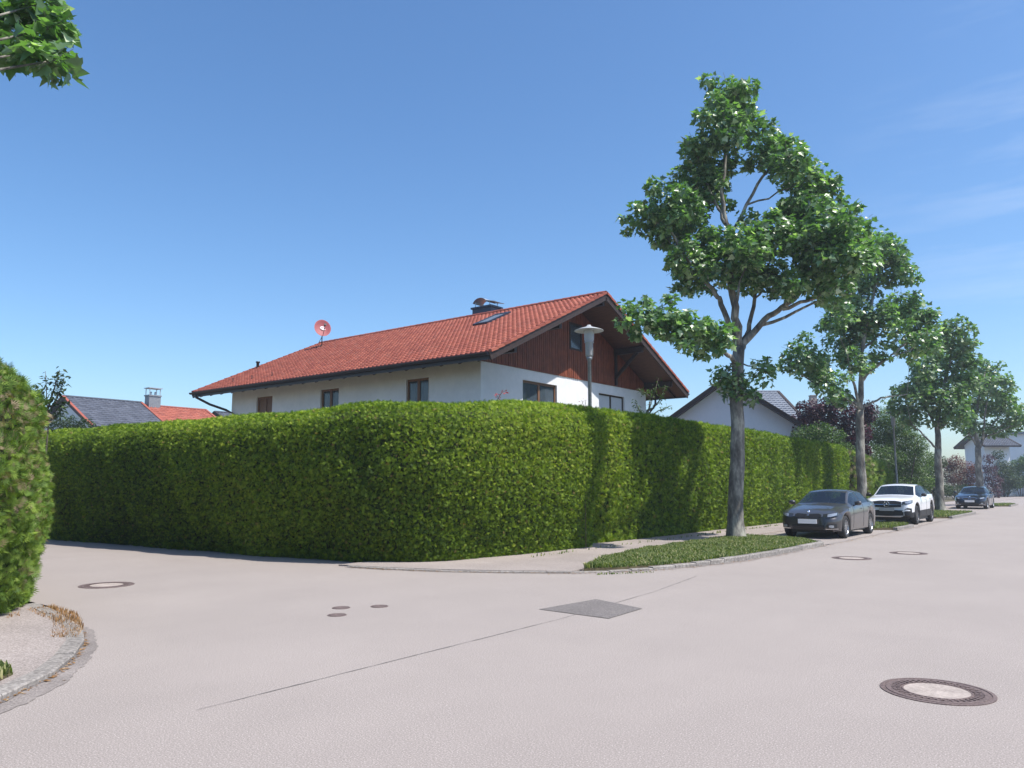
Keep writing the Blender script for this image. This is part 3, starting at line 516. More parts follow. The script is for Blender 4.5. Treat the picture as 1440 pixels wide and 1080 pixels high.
# twiggy young tree by the gable corner and the sapling at the left
def twiggy(name,label,base,segs,leaf,m,n,cat='tree',r0=.02,grp=None):
    root=empty(name,base); tag(root,label,cat,grp); b=MB(); P=[];O=[]; B=np.array(base)
    for s in segs:
        q=[np.array(p)-B for p in s]; b.tube(q,list(np.linspace(r0,.005,len(q))),5)
        for i in range(n):
            k=random.uniform(.25,1)*(len(q)-1); a=int(min(k,len(q)-2)); p=q[a]+(q[a+1]-q[a])*(k-a); P.append(p+RNG.normal(0,.05,3)); O.append(RNG.normal(0,1,3))
    leaves(np.array(P),unit(np.array(O)),leaf,'foliage',m,root,'oval'); b.build('branches',M['twig'],root,True)
A=lambda px,py,D:at(px,py,D)
D=26.5; x,y,_=A(912,600,D)
twiggy('young_tree','thin young tree with sparse leaves beside the right gable corner of the chalet house',(x,y,0),[[(x,y,0),A(908,590,D),A(918,560,D),A(926,532,D)],[A(910,585,D),A(930,560,D-.3),A(936,542,D-.3)],[A(910,588,D),A(915,560,D+.3),A(914,548,D+.3)],[A(908,590,D),A(925,578,D),A(945,570,D)],[A(908,592,D),A(898,575,D),A(893,565,D)],[A(918,560,D),A(905,552,D),A(899,548,D)]],.10,M['shrub'],75,r0=.03)
D=17.5; x,y,_=A(66,600,D)
twiggy('sapling','thin upright sapling with bluish green twigs above the left hedge',(x,y,0),[[(x,y,0),A(68,600,D),A(66,560,D),A(64,522,D)],[A(66,580,D),A(76,548,D),A(84,520,D)],[A(66,585,D),A(82,556,D),A(91,532,D)],[A(66,590,D),A(60,565,D),A(52,545,D)],[A(67,595,D),A(84,580,D),A(92,566,D)]],.13,M['shrubd'],90,r0=.025)
D=18; x,y,_=A(705,600,D)
twiggy('rose_shoot','rose shoot with red young leaves sticking up above the corner hedge',(x,y,0),[[(x,y,0),A(700,560,D),A(706,552,D),A(713,548,D)],[A(702,562,D),A(697,553,D)]],.08,M['blossom'],9,'plant',.008)
D=19; x,y,_=A(822,600,D)
twiggy('rose_shoot','small rose shoot above the hedge just left of the near lamp post',(x,y,0),[[(x,y,0),A(822,575,D),A(824,562,D)],[A(822,575,D),A(818,563,D)]],.06,M['blossom'],6,'plant',.008)
x,y,_=at(100,680,34); shrub('garden_shrub','blue-green shrub in front of the dark gable seen past the left hedge','shrub',(x,y,0),blobs([(90,592,15),(105,596,14),(120,598,12),(82,604,16),(98,610,18),(118,612,18)],34,.6),.13,330,M['shrubd'],'oval')

# ------------------------------------------------------------------ chalet house
house=empty('chalet_house',(-24.6,25.6,0)); tag(house,'white house with a red tiled gable roof and red-brown boards in its gable','house'); HO=np.array([24.6,-25.6,0])
hl=tuple(HO)
def hb(b,name,m,parent=None,smooth=False):
    o=b.build(name,m,parent or house,smooth); 
    if parent is None: o.location=hl
    return o
XW0,XW1,YW0,YW1=-32.2,-17.0,19.8,31.48; XV0,XV1=-33.35,-15.5; YE0,YE1=18.5,32.7; ZE=5.76; YR=25.6; ZR=9.06; SL=(ZR-ZE)/(YR-YE0)
def zroof(y): return ZR-SL*abs(y-YR)
def wallquads(b,o,u,n,Lw,Hw,holes,dep=.14):
    o=np.array(o,float);u=np.array(u,float);n=np.array(n,float)
    xs=sorted({0,Lw}|{h[0] for h in holes}|{h[1] for h in holes}); zs=sorted({0,Hw}|{h[2] for h in holes}|{h[3] for h in holes})
    Z=np.array([0,0,1.])
    for a,c in zip(xs[:-1],xs[1:]):
        for d,e in zip(zs[:-1],zs[1:]):
            if any(h[0]<=a and c<=h[1] and h[2]<=d and e<=h[3] for h in holes): continue
            b.add([o+u*a+Z*d,o+u*c+Z*d,o+u*c+Z*e,o+u*a+Z*e],[(0,1,2,3)])
    for h in holes:
        q=[o+u*h[0]+Z*h[2],o+u*h[1]+Z*h[2],o+u*h[1]+Z*h[3],o+u*h[0]+Z*h[3]]
        for i in range(4): b.add([q[i],q[(i+1)%4],q[(i+1)%4]-n*dep,q[i]-n*dep],[(0,1,2,3)])
LH=[(1.98,3.17,4.15,5.43),(6.52,7.68,4.15,5.43),(11.55,12.72,4.15,5.43)]         # from the left end of the long wall
GH=[(2.36,4.54,4.05,5.38),(7.6,9.72,4.05,5.38)]
b=MB(); wallquads(b,(XW0,YW0,0),(1,0,0),(0,-1,0),XW1-XW0,6.08,LH)
wallquads(b,(XW1,YW0,0),(0,1,0),(1,0,0),YW1-YW0,5.80,GH)
b.add([(XW0,YW1,0),(XW1,YW1,0),(XW1,YW1,6.08),(XW0,YW1,6.08)],[(0,1,2,3)]); b.add([(XW0,YW0,0),(XW0,YW1,0),(XW0,YW1,6.05),(XW0,YR,8.75),(XW0,YW0,6.05)],[(0,1,2,3,4)])
hb(b,'wall',M['plaster'])
# red-brown vertical board cladding in the gable
b=MB(); y=YW0-.02; bw=.135
WN=(25.22,26.12,6.93,8.05)
while y<YW1:
    y1=min(y+bw,YW1+.02); ym=(y+y1)/2; x0=XW1-.06; x1=XW1+.035+random.uniform(0,.012)
    ra=random.random()
    segs=[(5.78+random.uniform(-.01,.01),None)]
    def seg(z0,za,zb):
        gp=.012; b.add([(x0,y+gp,z0),(x1,y+gp,z0),(x1,y1-gp,z0),(x0,y1-gp,z0),(x0,y+gp,za),(x1,y+gp,za),(x1,y1-gp,zb),(x0,y1-gp,zb)],[(0,3,2,1),(4,5,6,7),(0,1,5,4),(1,2,6,5),(2,3,7,6),(3,0,4,7)],ra)
    za,zb=zroof(y)-.26,zroof(y1)-.26
    if WN[0]<y1 and y<WN[1]: seg(5.78,WN[2],WN[2]); seg(WN[3],za,zb)
    else: seg(5.78,za,zb)
    y+=bw
clad=hb(b,'wood_cladding',M['wood'])
b=MB(); b.add([(XW1-.01,YW0+.01,5.8),(XW1-.01,YW1-.01,5.8),(XW1-.01,YW1-.01,6.1),(XW1-.01,YR,8.75),(XW1-.01,YW0+.01,6.1)],[(0,1,2,3,4)]); o=b.build('backing',M['darkwood'],clad)
def window(o,u,n,wd,ht,style,mframe,mpane,parent,dep=.10,name='window',fw=.085,mull=1,label=None):
    """o = lower left corner in the wall plane"""
    o=np.array(o,float)-np.array(n)*dep; u=np.array(u,float); n=np.array(n,float); Z=np.array([0,0,1.]); b=MB()
    def bar(a,c,d,e,t=.05): b.obox(o+u*(a+c)/2+Z*(d+e)/2,u*(c-a)/2,Z*(e-d)/2,n*t/2)
    bar(0,fw,0,ht);bar(wd-fw,wd,0,ht);bar(fw,wd-fw,0,fw);bar(fw,wd-fw,ht-fw,ht)
    for k in range(mull): c=wd*(k+1)/(mull+1); bar(c-fw*.7,c+fw*.7,fw,ht-fw,.056)
    w_=b.build(name,mframe,parent); 
    if parent is house: w_.location=hl
    if label: w_['label']=label
    b=MB(); c=o+u*wd/2+Z*ht/2-n*.012; b.obox(c,u*(wd/2-fw*.6),Z*(ht/2-fw*.6),n*.006); b.build('pane',mpane,w_)
    if style=='curtain':
        for sx in (-1,1):
            b=MB()
            m=14
            for i in range(m):
                a0=sx*(wd/2-fw-.02)*(1-.5*i/m); a1=sx*(wd/2-fw-.02)*(1-.5*(i+1)/m); k0=-.028-.012*(i%2); k1=-.028-.012*((i+1)%2)
                p=[o+u*(wd/2+a0)+n*k0+Z*fw,o+u*(wd/2+a1)+n*k1+Z*fw]; b.add([p[0],p[1],p[1]+Z*(ht-2*fw),p[0]+Z*(ht-2*fw)],[(0,1,2,3)])
            b.build('curtain',M['curtain'],w_)
    return w_
# glass with a see-through share so curtains show
mg=M['glass']; l=mg.node_tree.links.new; tr=N(mg,'ShaderNodeBsdfTransparent'); ms=N(mg,'ShaderNodeMixShader'); ms.inputs[0].default_value=.55; l(tr.outputs[0],ms.inputs[1]); l(mg.node_tree.nodes['Principled BSDF'].outputs[0],ms.inputs[2]); l(ms.outputs[0],mg.node_tree.nodes['Material Output'].inputs['Surface'])
X=(1,0,0);Yv=(0,1,0)
window((XW0+11.55,YW0,4.15),X,(0,-1,0),1.17,1.28,'curtain',M['framewood'],M['glass'],house)
window((XW0+6.52,YW0,4.15),X,(0,-1,0),1.16,1.28,'curtain',M['framewood'],M['glass'],house)
window((XW0+1.98,YW0,4.15),X,(0,-1,0),1.19,1.28,'plain',M['framewood'],M['framewood'],house,label='closed brown wooden window')
window((XW1,YW0+2.36,4.05),Yv,(1,0,0),2.18,1.33,'curtain',M['framewood'],M['glass'],house,label='double casement window with brown wooden frames')
window((XW1,YW0+7.6,4.05),Yv,(1,0,0),2.12,1.33,'plain',M['darkwood'],M['shutter'],house,fw=.06,label='window with closed pale roller shutters')
window((XW1+.03,WN[0],WN[2]),Yv,(1,0,0),WN[1]-WN[0],WN[3]-WN[2],'curtain',M['darkwood'],M['glass'],house,dep=.02,mull=0,label='small attic window in the wood cladding')
b=MB(); b.box(XW0+.3,XW1-.6,YW0+.5,YW1-.4,.1,5.7); hb(b,'dark_room_block',M['black'])  # solid black box, darkness of the unlit rooms put into its colour
# roof
def tiles(ye,yr,ze,zr,x0,x1,tw=.215,tl=.30,parent=None,m=None,name='roof',amp=.034,step=.052,nx=6):
    n=round((x1-x0)/tw); Ls=math.hypot(yr-ye,zr-ze); nc=round(Ls/tl); dy=(yr-ye)/Ls; dz=(zr-ze)/Ls; ny_,nz_=-dz*np.sign(dy),abs(dy)
    xs=np.linspace(0,n,n*nx+1); fr=xs%1; prof=amp*(np.cos(2*np.pi*(fr-.3))*.7+.3*np.cos(4*np.pi*(fr-.3)))
    rows=[]
    for c in range(nc):
        for (v,h) in ((c,-.002),(c+.001,step),(c+.5,step*.55),(c+1,.0)): rows.append((v,h))
    V=[];
    for v,h in rows:
        s=v*Ls/nc; V.append(np.stack([x0+xs*(x1-x0)/n,ye+dy*s+ny_*(prof*(1 if h>=0 else .3)+h),ze+dz*s+nz_*(prof*(1 if h>=0 else .3)+h)],1))
    V=np.concatenate(V); W=len(xs); nr=len(rows); i=(np.arange(nr-1)[:,None]*W+np.arange(W-1)[None]); ii=i.ravel()
    F=np.stack([ii,ii+1,ii+W+1,ii+W],1); rr=np.arange(nr-1)//4
    tid=(rr[:,None]*1009+np.floor(((np.arange(W-1)[None]+.5)/nx))).ravel(); rnd=(np.sin(tid*12.9898)*43758.5453)%1
    return npmesh(name,V,F,rnd,m or M['tile'],parent)
roof=tiles(YE0,YR,ZE,ZR,XV0,XV1,parent=house); roof.location=hl
r2=tiles(YE1+.0,YR,zroof(YE1),ZR,XV0,XV1,parent=house,nx=3); r2.location=hl
# soffit under both slopes
b=MB()
for ys in (YE0+.05,YE1-.05):
    z0=zroof(ys)-.06; b.add([(XV0+.05,ys,z0),(XV1-.05,ys,z0),(XV1-.05,YR,ZR-.07),(XV0+.05,YR,ZR-.07),(XV0+.05,ys,z0-.12),(XV1-.05,ys,z0-.12),(XV1-.05,YR,ZR-.21),(XV0+.05,YR,ZR-.21)],[(0,1,2,3),(7,6,5,4),(0,4,5,1),(1,5,6,2),(0,3,7,4)])
hb(b,'soffit',M['soffit'])
# barge boards with tile edging, ridge, gutter, rafters, purlins, braces
for xv,sg in ((XV1,1),(XV0,-1)):
    for ys,nm in ((YE0-.02,'barge_board'),(YE1+.02,'barge_board')):
        b=MB(); y0,z0=ys,zroof(ys); b.beam((xv+sg*.012,y0,z0-.13),(xv+sg*.012,YR,ZR-.13),.045,.26); bb=hb(b,nm,M['darkwood'])
        b=MB(); k=22
        for i in range(k):
            a0=i/k;a1=(i+1.06)/k; b.beam((xv+sg*.02,y0+(YR-y0)*a0,z0+(ZR-z0)*a0+.045),(xv+sg*.02,y0+(YR-y0)*a1,z0+(ZR-z0)*a1+.02),.13,.09)
        b.build('verge_tiles',M['tile'],bb)
b=MB(); n=44
for i in range(n):
    x0=XV0+(XV1-XV0)*i/n; x1=x0+(XV1-XV0)/n*1.08
    vs=[];
    for xx,rr in ((x0,.125),(x1,.11)):
        for k in range(7): a=math.pi*k/6; vs.append((xx,YR+math.cos(a)*rr,ZR+.0+math.sin(a)*rr*.8+.02))
    b.add(vs,[(k,k+1,k+8,k+7) for k in range(6)]+[(0,1,2,3,4,5,6)])
hb(b,'ridge_tiles',M['tile'])
for ys in (YE0-.10,YE1+.10):
    b=MB(); vs=[];z=zroof(YE0)-.03
    for xx in (XV0-.02,XV1+.02):
        for k in range(9): a=math.pi*k/8; vs.append((xx,ys+math.cos(a)*.085,z-math.sin(a)*.085))
        for k in range(8,-1,-1): a=math.pi*k/8; vs.append((xx,ys+math.cos(a)*.078,z+.004-math.sin(a)*.078))
    b.add(vs,[(k,k+1,k+19,k+18) for k in range(17)]+[tuple(range(18)),tuple(range(18,36))]); sgn=1 if ys<YR else -1
    b.box(XV0+.03,XV1-.03,min(ys+sgn*.10,ys+sgn*.14),max(ys+sgn*.10,ys+sgn*.14),z-.20,z+.02); hb(b,'gutter',M['gutmetal'],smooth=False)
x=XV0+.45
while x<XV1-.2:
    for s_,ys in ((1,YE0),(-1,YE1)): b=MB(); b.beam((x,ys+s_*.12,zroof(ys+s_*.12)-.25),(x,ys+s_*1.4,zroof(ys+s_*1.4)-.25),.08,.10); hb(b,'rafter',M['darkwood'])
    x+=.84
for yp in (YW0+.15,22.6,YR,28.7,YW1-.15):
    z=zroof(yp)-.36; b=MB(); b.beam((XW0+.4,yp,z),(XV0+.1,yp,z),.16,.24); hb(b,'purlin',M['darkwood']); b=MB(); b.beam((XW1-.4,yp,z),(XV1-.1,yp,z),.16,.24); pu=hb(b,'purlin',M['darkwood'])
    if yp in (28.7,):
        b=MB(); b.beam((XW1+.02,yp,z-1.15),(XV1-.35,yp,z-.10),.11,.13); b.box(XW1+.03,XW1+.13,yp-.06,yp+.06,z-1.45,z-.12); b.build('brace',M['darkwood'],pu)
# downpipes
b=MB(); b.tube([(-32.9,YE0-.1,5.66),(-32.9,YE0-.08,5.5),(-32.62,YE0+.45,5.2),(-32.1,19.45,4.95),(-31.95,19.72,4.8),(-31.95,19.72,.1)],.055,10); hb(b,'downpipe',M['gutmetal'],smooth=True)
b=MB(); b.tube([(-17.2,YE1+.1,5.62),(-17.2,YE1+.08,5.35),(-17.15,YE1-.25,5.12),(-17.1,YW1+.3,4.95),(-17.1,YW1+.07,4.8),(-17.1,YW1+.07,.1)],.05,10); hb(b,'downpipe',M['gutmetal'],smooth=True)
# chimney with rounded sheet cap
b=MB(); b.box(-22.85,-21.75,26.0,26.75,8.3,9.52); b.box(-22.91,-21.69,25.94,26.81,9.52,9.60); ch=hb(b,'chimney',M['darkzinc'])
b=MB()
for (cx,r,s_) in ((-22.45,.42,1),):
    vs=[]
    for yy in (26.02,26.72):
        for k in range(9): a=math.pi*(.08+.84*k/8); vs.append((cx+math.cos(a)*r,yy,9.72+math.sin(a)*.30))
    b.add(vs,[(k,k+1,k+10,k+9) for k in range(8)])
b.beam((-22.1,26.05,9.86),(-21.55,26.05,9.74),.03,.03); b.beam((-22.1,26.7,9.86),(-21.55,26.7,9.74),.03,.03); b.add([(-22.15,26.02,9.88),(-21.5,26.02,9.72),(-21.5,26.72,9.72),(-22.15,26.72,9.88)],[(0,1,2,3)])
for xx in (-22.75,-21.9):
    for yy in (26.1,26.65): b.beam((xx,yy,9.58),(xx,yy,9.86),.03,.03,up=(1,0,0))
b.build('chimney_cap',M['zinc'],ch)
# roof window
def rp_(x,y,h): 
    k=1/math.hypot(1,SL); return np.array([x,y-SL*k*h,zroof(y)+k*h])
b=MB(); xs0,xs1,y0,y1=-20.3,-19.5,23.15,24.65
for (a,c,d,e) in ((xs0,xs0+.09,y0,y1),(xs1-.09,xs1,y0,y1),(xs0+.09,xs1-.09,y0,y0+.12),(xs0+.09,xs1-.09,y1-.12,y1)):
    P=[rp_(a,d,.0),rp_(c,d,.0),rp_(c,e,.0),rp_(a,e,.0),rp_(a,d,.12),rp_(c,d,.12),rp_(c,e,.12),rp_(a,e,.12)]; b.add(P,[(0,3,2,1),(4,5,6,7),(0,1,5,4),(1,2,6,5),(2,3,7,6),(3,0,4,7)])
M['skypane']=mat('roof_window_glass',(.16,.19,.22),.25,0,.6)
skw=hb(b,'roof_window',M['darkzinc']); b=MB(); b.add([rp_(xs0+.06,y0+.08,.095),rp_(xs1-.06,y0+.08,.095),rp_(xs1-.06,y1-.08,.095),rp_(xs0+.06,y1-.08,.095)],[(0,1,2,3)]); b.build('pane',M['skypane'],skw)
b=MB(); q=rp_(-33.0,21.6,0); b.lathe([(.07,-.1),(.07,.28),(.10,.30),(.10,.36),(0,.38)],tuple(q),12); hb(b,'vent_pipe',M['gutmetal'],smooth=True)
b=MB()
for i in range(7):
    q=rp_(-31.8+i*.0,19.9,.0)
for x in (-31.5,-30.0,-28.5): b=MB(); q=rp_(x,19.4,.05); b.beam(q,q+np.array([0,-.02,.16]),.03,.02,up=(1,0,0)); hb(b,'snow_guard',M['gutmetal'])
# satellite dish
dp=rp_(-31.95,24.62,.03); ds=empty('satellite_dish',tuple(dp)); tag(ds,'round red satellite dish on a thin mast at the far end of the red roof','satellite dish')
b=MB(); b.tube([(0,0,0),(0,0,.95)],.025,8); b.beam((0,0,.02),(.0,-.35,-.13),.05,.02); b.tube([(0,0,.5),(0,-.35,-.1)],.012,6); b.box(-.12,.12,-.1,.1,-.02,.03); b.build('mast',M['black'],ds,True)
dn=unit(np.array([.86,-.42,.30])); du=unit(np.cross((0,0,1.),dn)); dv=np.cross(dn,du); cz=np.array([0,0,.92])+dn*.06
b=MB(); prof=[(r,r*r*.32-.05) for r in np.linspace(0,.52,8)]+[(.535,.035)]
vs=[];n=32
for k in range(n):
    a=2*math.pi*k/n
    for r,h in prof: vs.append(cz+du*math.cos(a)*r*.80+dv*math.sin(a)*r*.90+dn*h)
m_=len(prof); b.add(vs,[(k*m_+j,((k+1)%n)*m_+j,((k+1)%n)*m_+j+1,k*m_+j+1) for k in range(n) for j in range(m_-1)]); b.build('reflector',M['dish'],ds,True)
def ring(b,c,r0,r1,a0=0,a1=360,h=.0,sq=.6):
    k=16;vs=[]
    for i in range(k+1):
        a=R(a0+(a1-a0)*i/k)
        for r in (r0,r1): rr=r; vs.append(c+du*math.cos(a)*rr+dv*math.sin(a)*rr*sq+dn*h)
    b.add(vs,[(2*i,2*i+2,2*i+3,2*i+1) for i in range(k)])
b=MB(); c=cz+dv*.02+dn*(-.018); ring(b,c+du*.0,.07,.12,20,330,.012,.75); ring(b,c-dv*.02,.0,.045,0,360,.016,.7); ring(b,c+dv*-.06+du*.05,.07,.105,200,350,.018,.6); b.build('emblem',M['white'],ds)
b=MB(); e0=cz-dv*.45; e1=cz+dn*.60-dv*.12; b.tube([e0,e1],.014,6); b.tube([e1-dn*.02,e1-dn*.14],.04,10); b.obox(e1,du*.05,dv*.05,dn*.05); b.build('receiver_arm',M['black'],ds)

# ------------------------------------------------------------------ neighbour houses
def gable_house(name,label,c,ridge_dir,half_w,length,z_ridge,slope,mroof,mwall,over=.6,vo=.8,tm=None,chim=None,verge=M['darkwood'],parts=()):
    """c: midpoint of the ridge; ridge_dir: angle (deg) of the ridge from +X"""
    root=empty(name,(c[0],c[1],0),R(ridge_dir)); tag(root,label,'house'); hw=half_w; hl_=length/2; ze=z_ridge-slope*hw; b=MB()
    zw=z_ridge-slope*(hw-over)-.2; y=hw-over; x=hl_-vo
    b.add([(-x,-y,0),(x,-y,0),(x,y,0),(-x,y,0),(-x,-y,zw),(x,-y,zw),(x,y,zw),(-x,y,zw),(x,0,z_ridge-.2),(-x,0,z_ridge-.2)],[(0,1,5,4),(1,2,6,8,5),(2,3,7,6),(3,0,4,9,7)])
    b.build('wall',mwall,root)
    for s in (-1,1): 
        t=tiles(s*hw,0,ze,z_ridge,-hl_,hl_,.34,.4,root,mroof,'roof',nx=4)
        bb=MB(); bb.add([(-hl_+.03,s*(hw-.03),ze-.04),(hl_-.03,s*(hw-.03),ze-.04),(hl_-.03,0,z_ridge-.06),(-hl_+.03,0,z_ridge-.06),(-hl_+.03,s*(hw-.03),ze-.2),(hl_-.03,s*(hw-.03),ze-.2),(hl_-.03,0,z_ridge-.22),(-hl_+.03,0,z_ridge-.22)],[(0,1,2,3),(7,6,5,4),(0,4,5,1)]); bb.build('soffit',M['darkwood'],root)
        for e in (-1,1):
            bb=MB(); bb.beam((e*(hl_+.01),s*(hw+.02),ze-.09),(e*(hl_+.01),0,z_ridge-.09),.05,.24); bb.build('barge_board',M['darkwood'],root)
            bb=MB(); bb.beam((e*(hl_-.02),s*(hw+.02),ze+.05),(e*(hl_-.02),0,z_ridge+.05),.2,.07); bb.build('verge_tiles',verge,root)
    bb=MB(); bb.tube([(-hl_,0,z_ridge+.02),(hl_,0,z_ridge+.02)],.1,8); bb.build('ridge_tiles',mroof,root)
    return root
# house right behind the hedge, gable turned 40 degrees
th=R(70); gn=np.array([math.cos(th),-math.sin(th)]); P0=np.array([-13.87,33.23])*1.37; 
cc_=P0-gn*5.0
h2=gable_house('neighbour_house','pale house with a dark roof edge whose gable shows behind the nearest plane tree trunk',(cc_[0],cc_[1]),-70,5.4,10.0,1.6+(6.38-1.6)*1.37,.693,M['tilelight'],M['plaster2'])
x,y,z=at(1090,551,60); h3=gable_house('neighbour_house','grey roofed house farther back, its roof slope showing right of the nearest plane tree',(x-1.6,y-1.3),38,5.5,4.6,z,.5,M['tilelight'],M['plaster2'])
x,y,z=at(1143,556,58); b=MB(); b.box(-.22,.22,-.22,.22,z-2.2,z-.05); b.box(-.26,.26,-.26,.26,z-.05,z+.0); o=b.build('chimney',M['concrete'],h3); o.matrix_parent_inverse=h3.matrix_world.inverted(); 
hp=np.array([x-(h3.location.x),y-(h3.location.y)]); ca,sa=math.cos(-R(38)),math.sin(-R(38)); o.location=(hp[0]*ca-hp[1]*sa,hp[0]*sa+hp[1]*ca,0)
import mathutils; o.matrix_parent_inverse=mathutils.Matrix.Identity(4)
# three row houses far left, ridge along the street direction
a=gable_house('row_house','far house with a dark slate roof and red verge tiles, leftmost roof',(-61.6,26.9),90,5.2,5.9,8.05,.47,M['tilegrey'],M['plaster2'],verge=M['tile'],vo=.3)
a2=gable_house('row_house','far house with a short red tiled roof behind the metal-clad chimney',(-61.5,32.7),90,5.2,5.4,7.85,.47,M['tile'],M['plaster2'],verge=M['tile'],vo=.2)
a3=gable_house('row_house','far house with a dark grey roof just left of the chalet house eave',(-61.3,41.6),90,5.2,11,7.75,.47,M['tilegrey'],M['plaster2'],vo=.3)
b=MB(); b.box(-.75,.75,-.6,.6,5.5,9.15); b.box(-.85,.85,-.7,.7,9.15,9.3)
for i in range(7): x=-.75+i*.25; b.box(x-.015,x+.015,-.625,-.6,6,9.15)
for i in range(5): y=-.5+i*.25; b.box(.75,.775,y-.015,y+.015,6,9.15)
sc_=lambda b_: [b_.v.__setitem__(i,(p[0]*.62,p[1]*.62,7.6+(p[2]-7.6)*.66)) for i,p in enumerate(b_.v)]
sc_(b)
c_=b.build('chimney',M['galv'],a2); c_.location=(-2.0,.0,0)
b=MB(); b.box(-.9,.9,-.72,.72,10.1,10.2)
for i in (-.7,.7):
    for j in (-.5,.5): b.box(i-.04,i+.04,j-.04,j+.04,9.3,10.1)
b.lathe([(0,9.3),(.12,9.3),(.12,9.6),(.17,9.6),(.05,9.75),(0,9.75)],(-.3,0,0),10); b.lathe([(0,9.3),(.12,9.3),(.12,9.6),(.17,9.6),(.05,9.75),(0,9.75)],(.3,0,0),10); sc_(b); b.build('chimney_cap',M['zinc'],c_)
# far end of the street
x,y,z=at(1362,614,106); gable_house('neighbour_house','small white house with a dark overhanging roof behind the farthest plane tree',(x+1.6,y+3.4),38,3.6,5.0,z+.2,.42,M['tilegrey'],M['plaster2'],over=1.3)
x,y,z=at(1410,602,122); bl=empty('apartment_building',(x+6,y+8,0),R(14)); tag(bl,'large pale blue-white building above the shrubs at the right edge','building')
b=MB(); b.box(-7,22,-6,6,0,z-1.0); b.build('wall',M['plaster2'],bl); 
b=MB(); b.box(-7.5,22.5,-6.5,6.5,z-1.0,z-.6); b.build('roof',M['tilelight'],bl)
for i in range(9):
    for k in range(2):
        b=MB(); xx=-6+i*3; b.box(xx,xx+1.5,-6.06,-6.01,1.2+k*3,2.7+k*3); w_=b.build('window',M['white'],bl); b=MB(); b.box(xx+.1,xx+1.4,-6.09,-6.065,1.3+k*3,2.6+k*3); b.build('pane',M['carglass'],w_)
fe=empty('slatted_fence',(-10,113.4,0)); tag(fe,'low pale slatted fence at the end of the street','fence')
for i in range(7):
    b=MB(); x0=-3+i*2.6
    for k in range(15): b.box(x0+k*.17,x0+k*.17+.13,0,.03,.08,1.45+.0*k)
    b.build('slat_panel',M['shutter'],fe)
    b=MB(); b.box(x0-.09,x0-.02,-.03,.05,0,1.55); b.build('post',M['shutter'],fe)
struct(strip([(-60,113.05),(40,113.05)],.14,-.02,.10,'kerb',M['kerb']))

# ------------------------------------------------------------------ street lamps
def lamp(loc,label):
    r=empty('street_lamp',loc); tag(r,label,'street lamp','street lamps beside the pavement')
    b=MB(); b.lathe([(.075,-.15),(.075,1.0),(.055,1.05),(.05,4.85),(.075,4.87),(.085,4.95),(.0,4.95)],(0,0,0),16); b.build('post',M['galv'],r,True)
    b=MB(); b.lathe([(0,4.95),(.09,4.95),(.105,5.0),(.105,5.32),(.13,5.34),(.13,5.36),(0,5.36)],(0,0,0),20)
    for k in range(6): a=k*math.pi/3; b.box(.108*math.cos(a)-.008,.108*math.cos(a)+.008,.108*math.sin(a)-.008,.108*math.sin(a)+.008,4.98,5.34)
    b.build('lamp_socket',M['lampwhite'],r,True)
    b=MB(); b.lathe([(.12,5.36),(.135,5.42),(.14,5.66),(.13,5.70)],(0,0,0),20); g_=b.build('lamp_glass',M['lampcl'],r,True)
    b=MB(); b.lathe([(0,5.36),(.04,5.38),(.045,5.6),(0,5.64)],(0,0,0),10); b.build('bulb',M['lampwhite'],g_,True)
    b=MB(); b.lathe([(0,5.84),(.05,5.84),(.07,5.80),(.13,5.775),(.25,5.74),(.40,5.685),(.405,5.672),(.38,5.675),(.15,5.72),(0,5.72)],(0,0,0),36); b.build('lamp_hat',M['lampwhite'],r,True)
M['lampcl']=mat('lamp_glass',(.62,.66,.70),.15,0,.6); m=M['lampcl']; l=m.node_tree.links.new; tr=N(m,'ShaderNodeBsdfTransparent'); ms=N(m,'ShaderNodeMixShader'); ms.inputs[0].default_value=.5; l(tr.outputs[0],ms.inputs[1]); l(m.node_tree.nodes['Principled BSDF'].outputs[0],ms.inputs[2]); l(ms.outputs[0],m.node_tree.nodes['Material Output'].inputs['Surface'])
lamp((-11.3,17.75,.12),'near street lamp with a flat disc hat, standing in the notch of the tall hedge')
lamp((-10.25,48.7,0),'far thin street lamp standing before the green thicket behind the white car')

# ------------------------------------------------------------------ ironwork in the road
def manhole(x,y,r,rot,label,ratio=.58):
    o=empty('manhole_cover',(x,y,0),R(rot)); tag(o,label,'manhole cover','round manhole covers in the road')
    b=MB(); n=48
    b.lathe([(r,-.01),(r,.006),(r*.93,.008),(r*.925,.003),(r*.90,.003),(r*.895,.008),(r*.80,.008)],(0,0,0),n)
    for row,(ra,rb) in enumerate(((.72,.79),(.64,.71))):
        k=40-row*4
        for i in range(k):
            a0=2*math.pi*(i+.5*row)/k; a1=a0+2*math.pi/k*.6
            p=[(r*q*math.cos(t),r*q*math.sin(t)) for q,t in ((ra,a0),(rb,a0),(rb,a1),(ra,a1))]
            b.add([(u,v,.009) for u,v in p]+[(u,v,.003) for u,v in p],[(0,1,2,3),(0,4,5,1),(1,5,6,2),(2,6,7,3),(3,7,4,0)])
    b.lathe([(r*.80,.003),(r*.62,.003),(r*.615,.008),(r*ratio,.008),(r*ratio,.0)],(0,0,0),n); b.build('iron_ring',M['iron'],o)
    b=MB(); b.add([(r*ratio*math.cos(2*math.pi*i/n),r*ratio*math.sin(2*math.pi*i/n),.0055) for i in range(n)],[tuple(range(n))]); b.build('concrete_plug',M['concrete'],o)
manhole(-1.27,6.93,.40,10,'nearest manhole cover, large with a pale concrete centre, at the lower right')
manhole(-12.8,5.83,.40,40,'manhole cover in the side street at the left, close to the left hedge',.6)
manhole(-4.75,17.85,.40,70,'manhole cover nearer the kerb, left of the far pair before the grey sedan',.68)
manhole(-4.05,19.95,.40,25,'manhole cover nearer mid-road, right of the far pair before the grey sedan',.6)
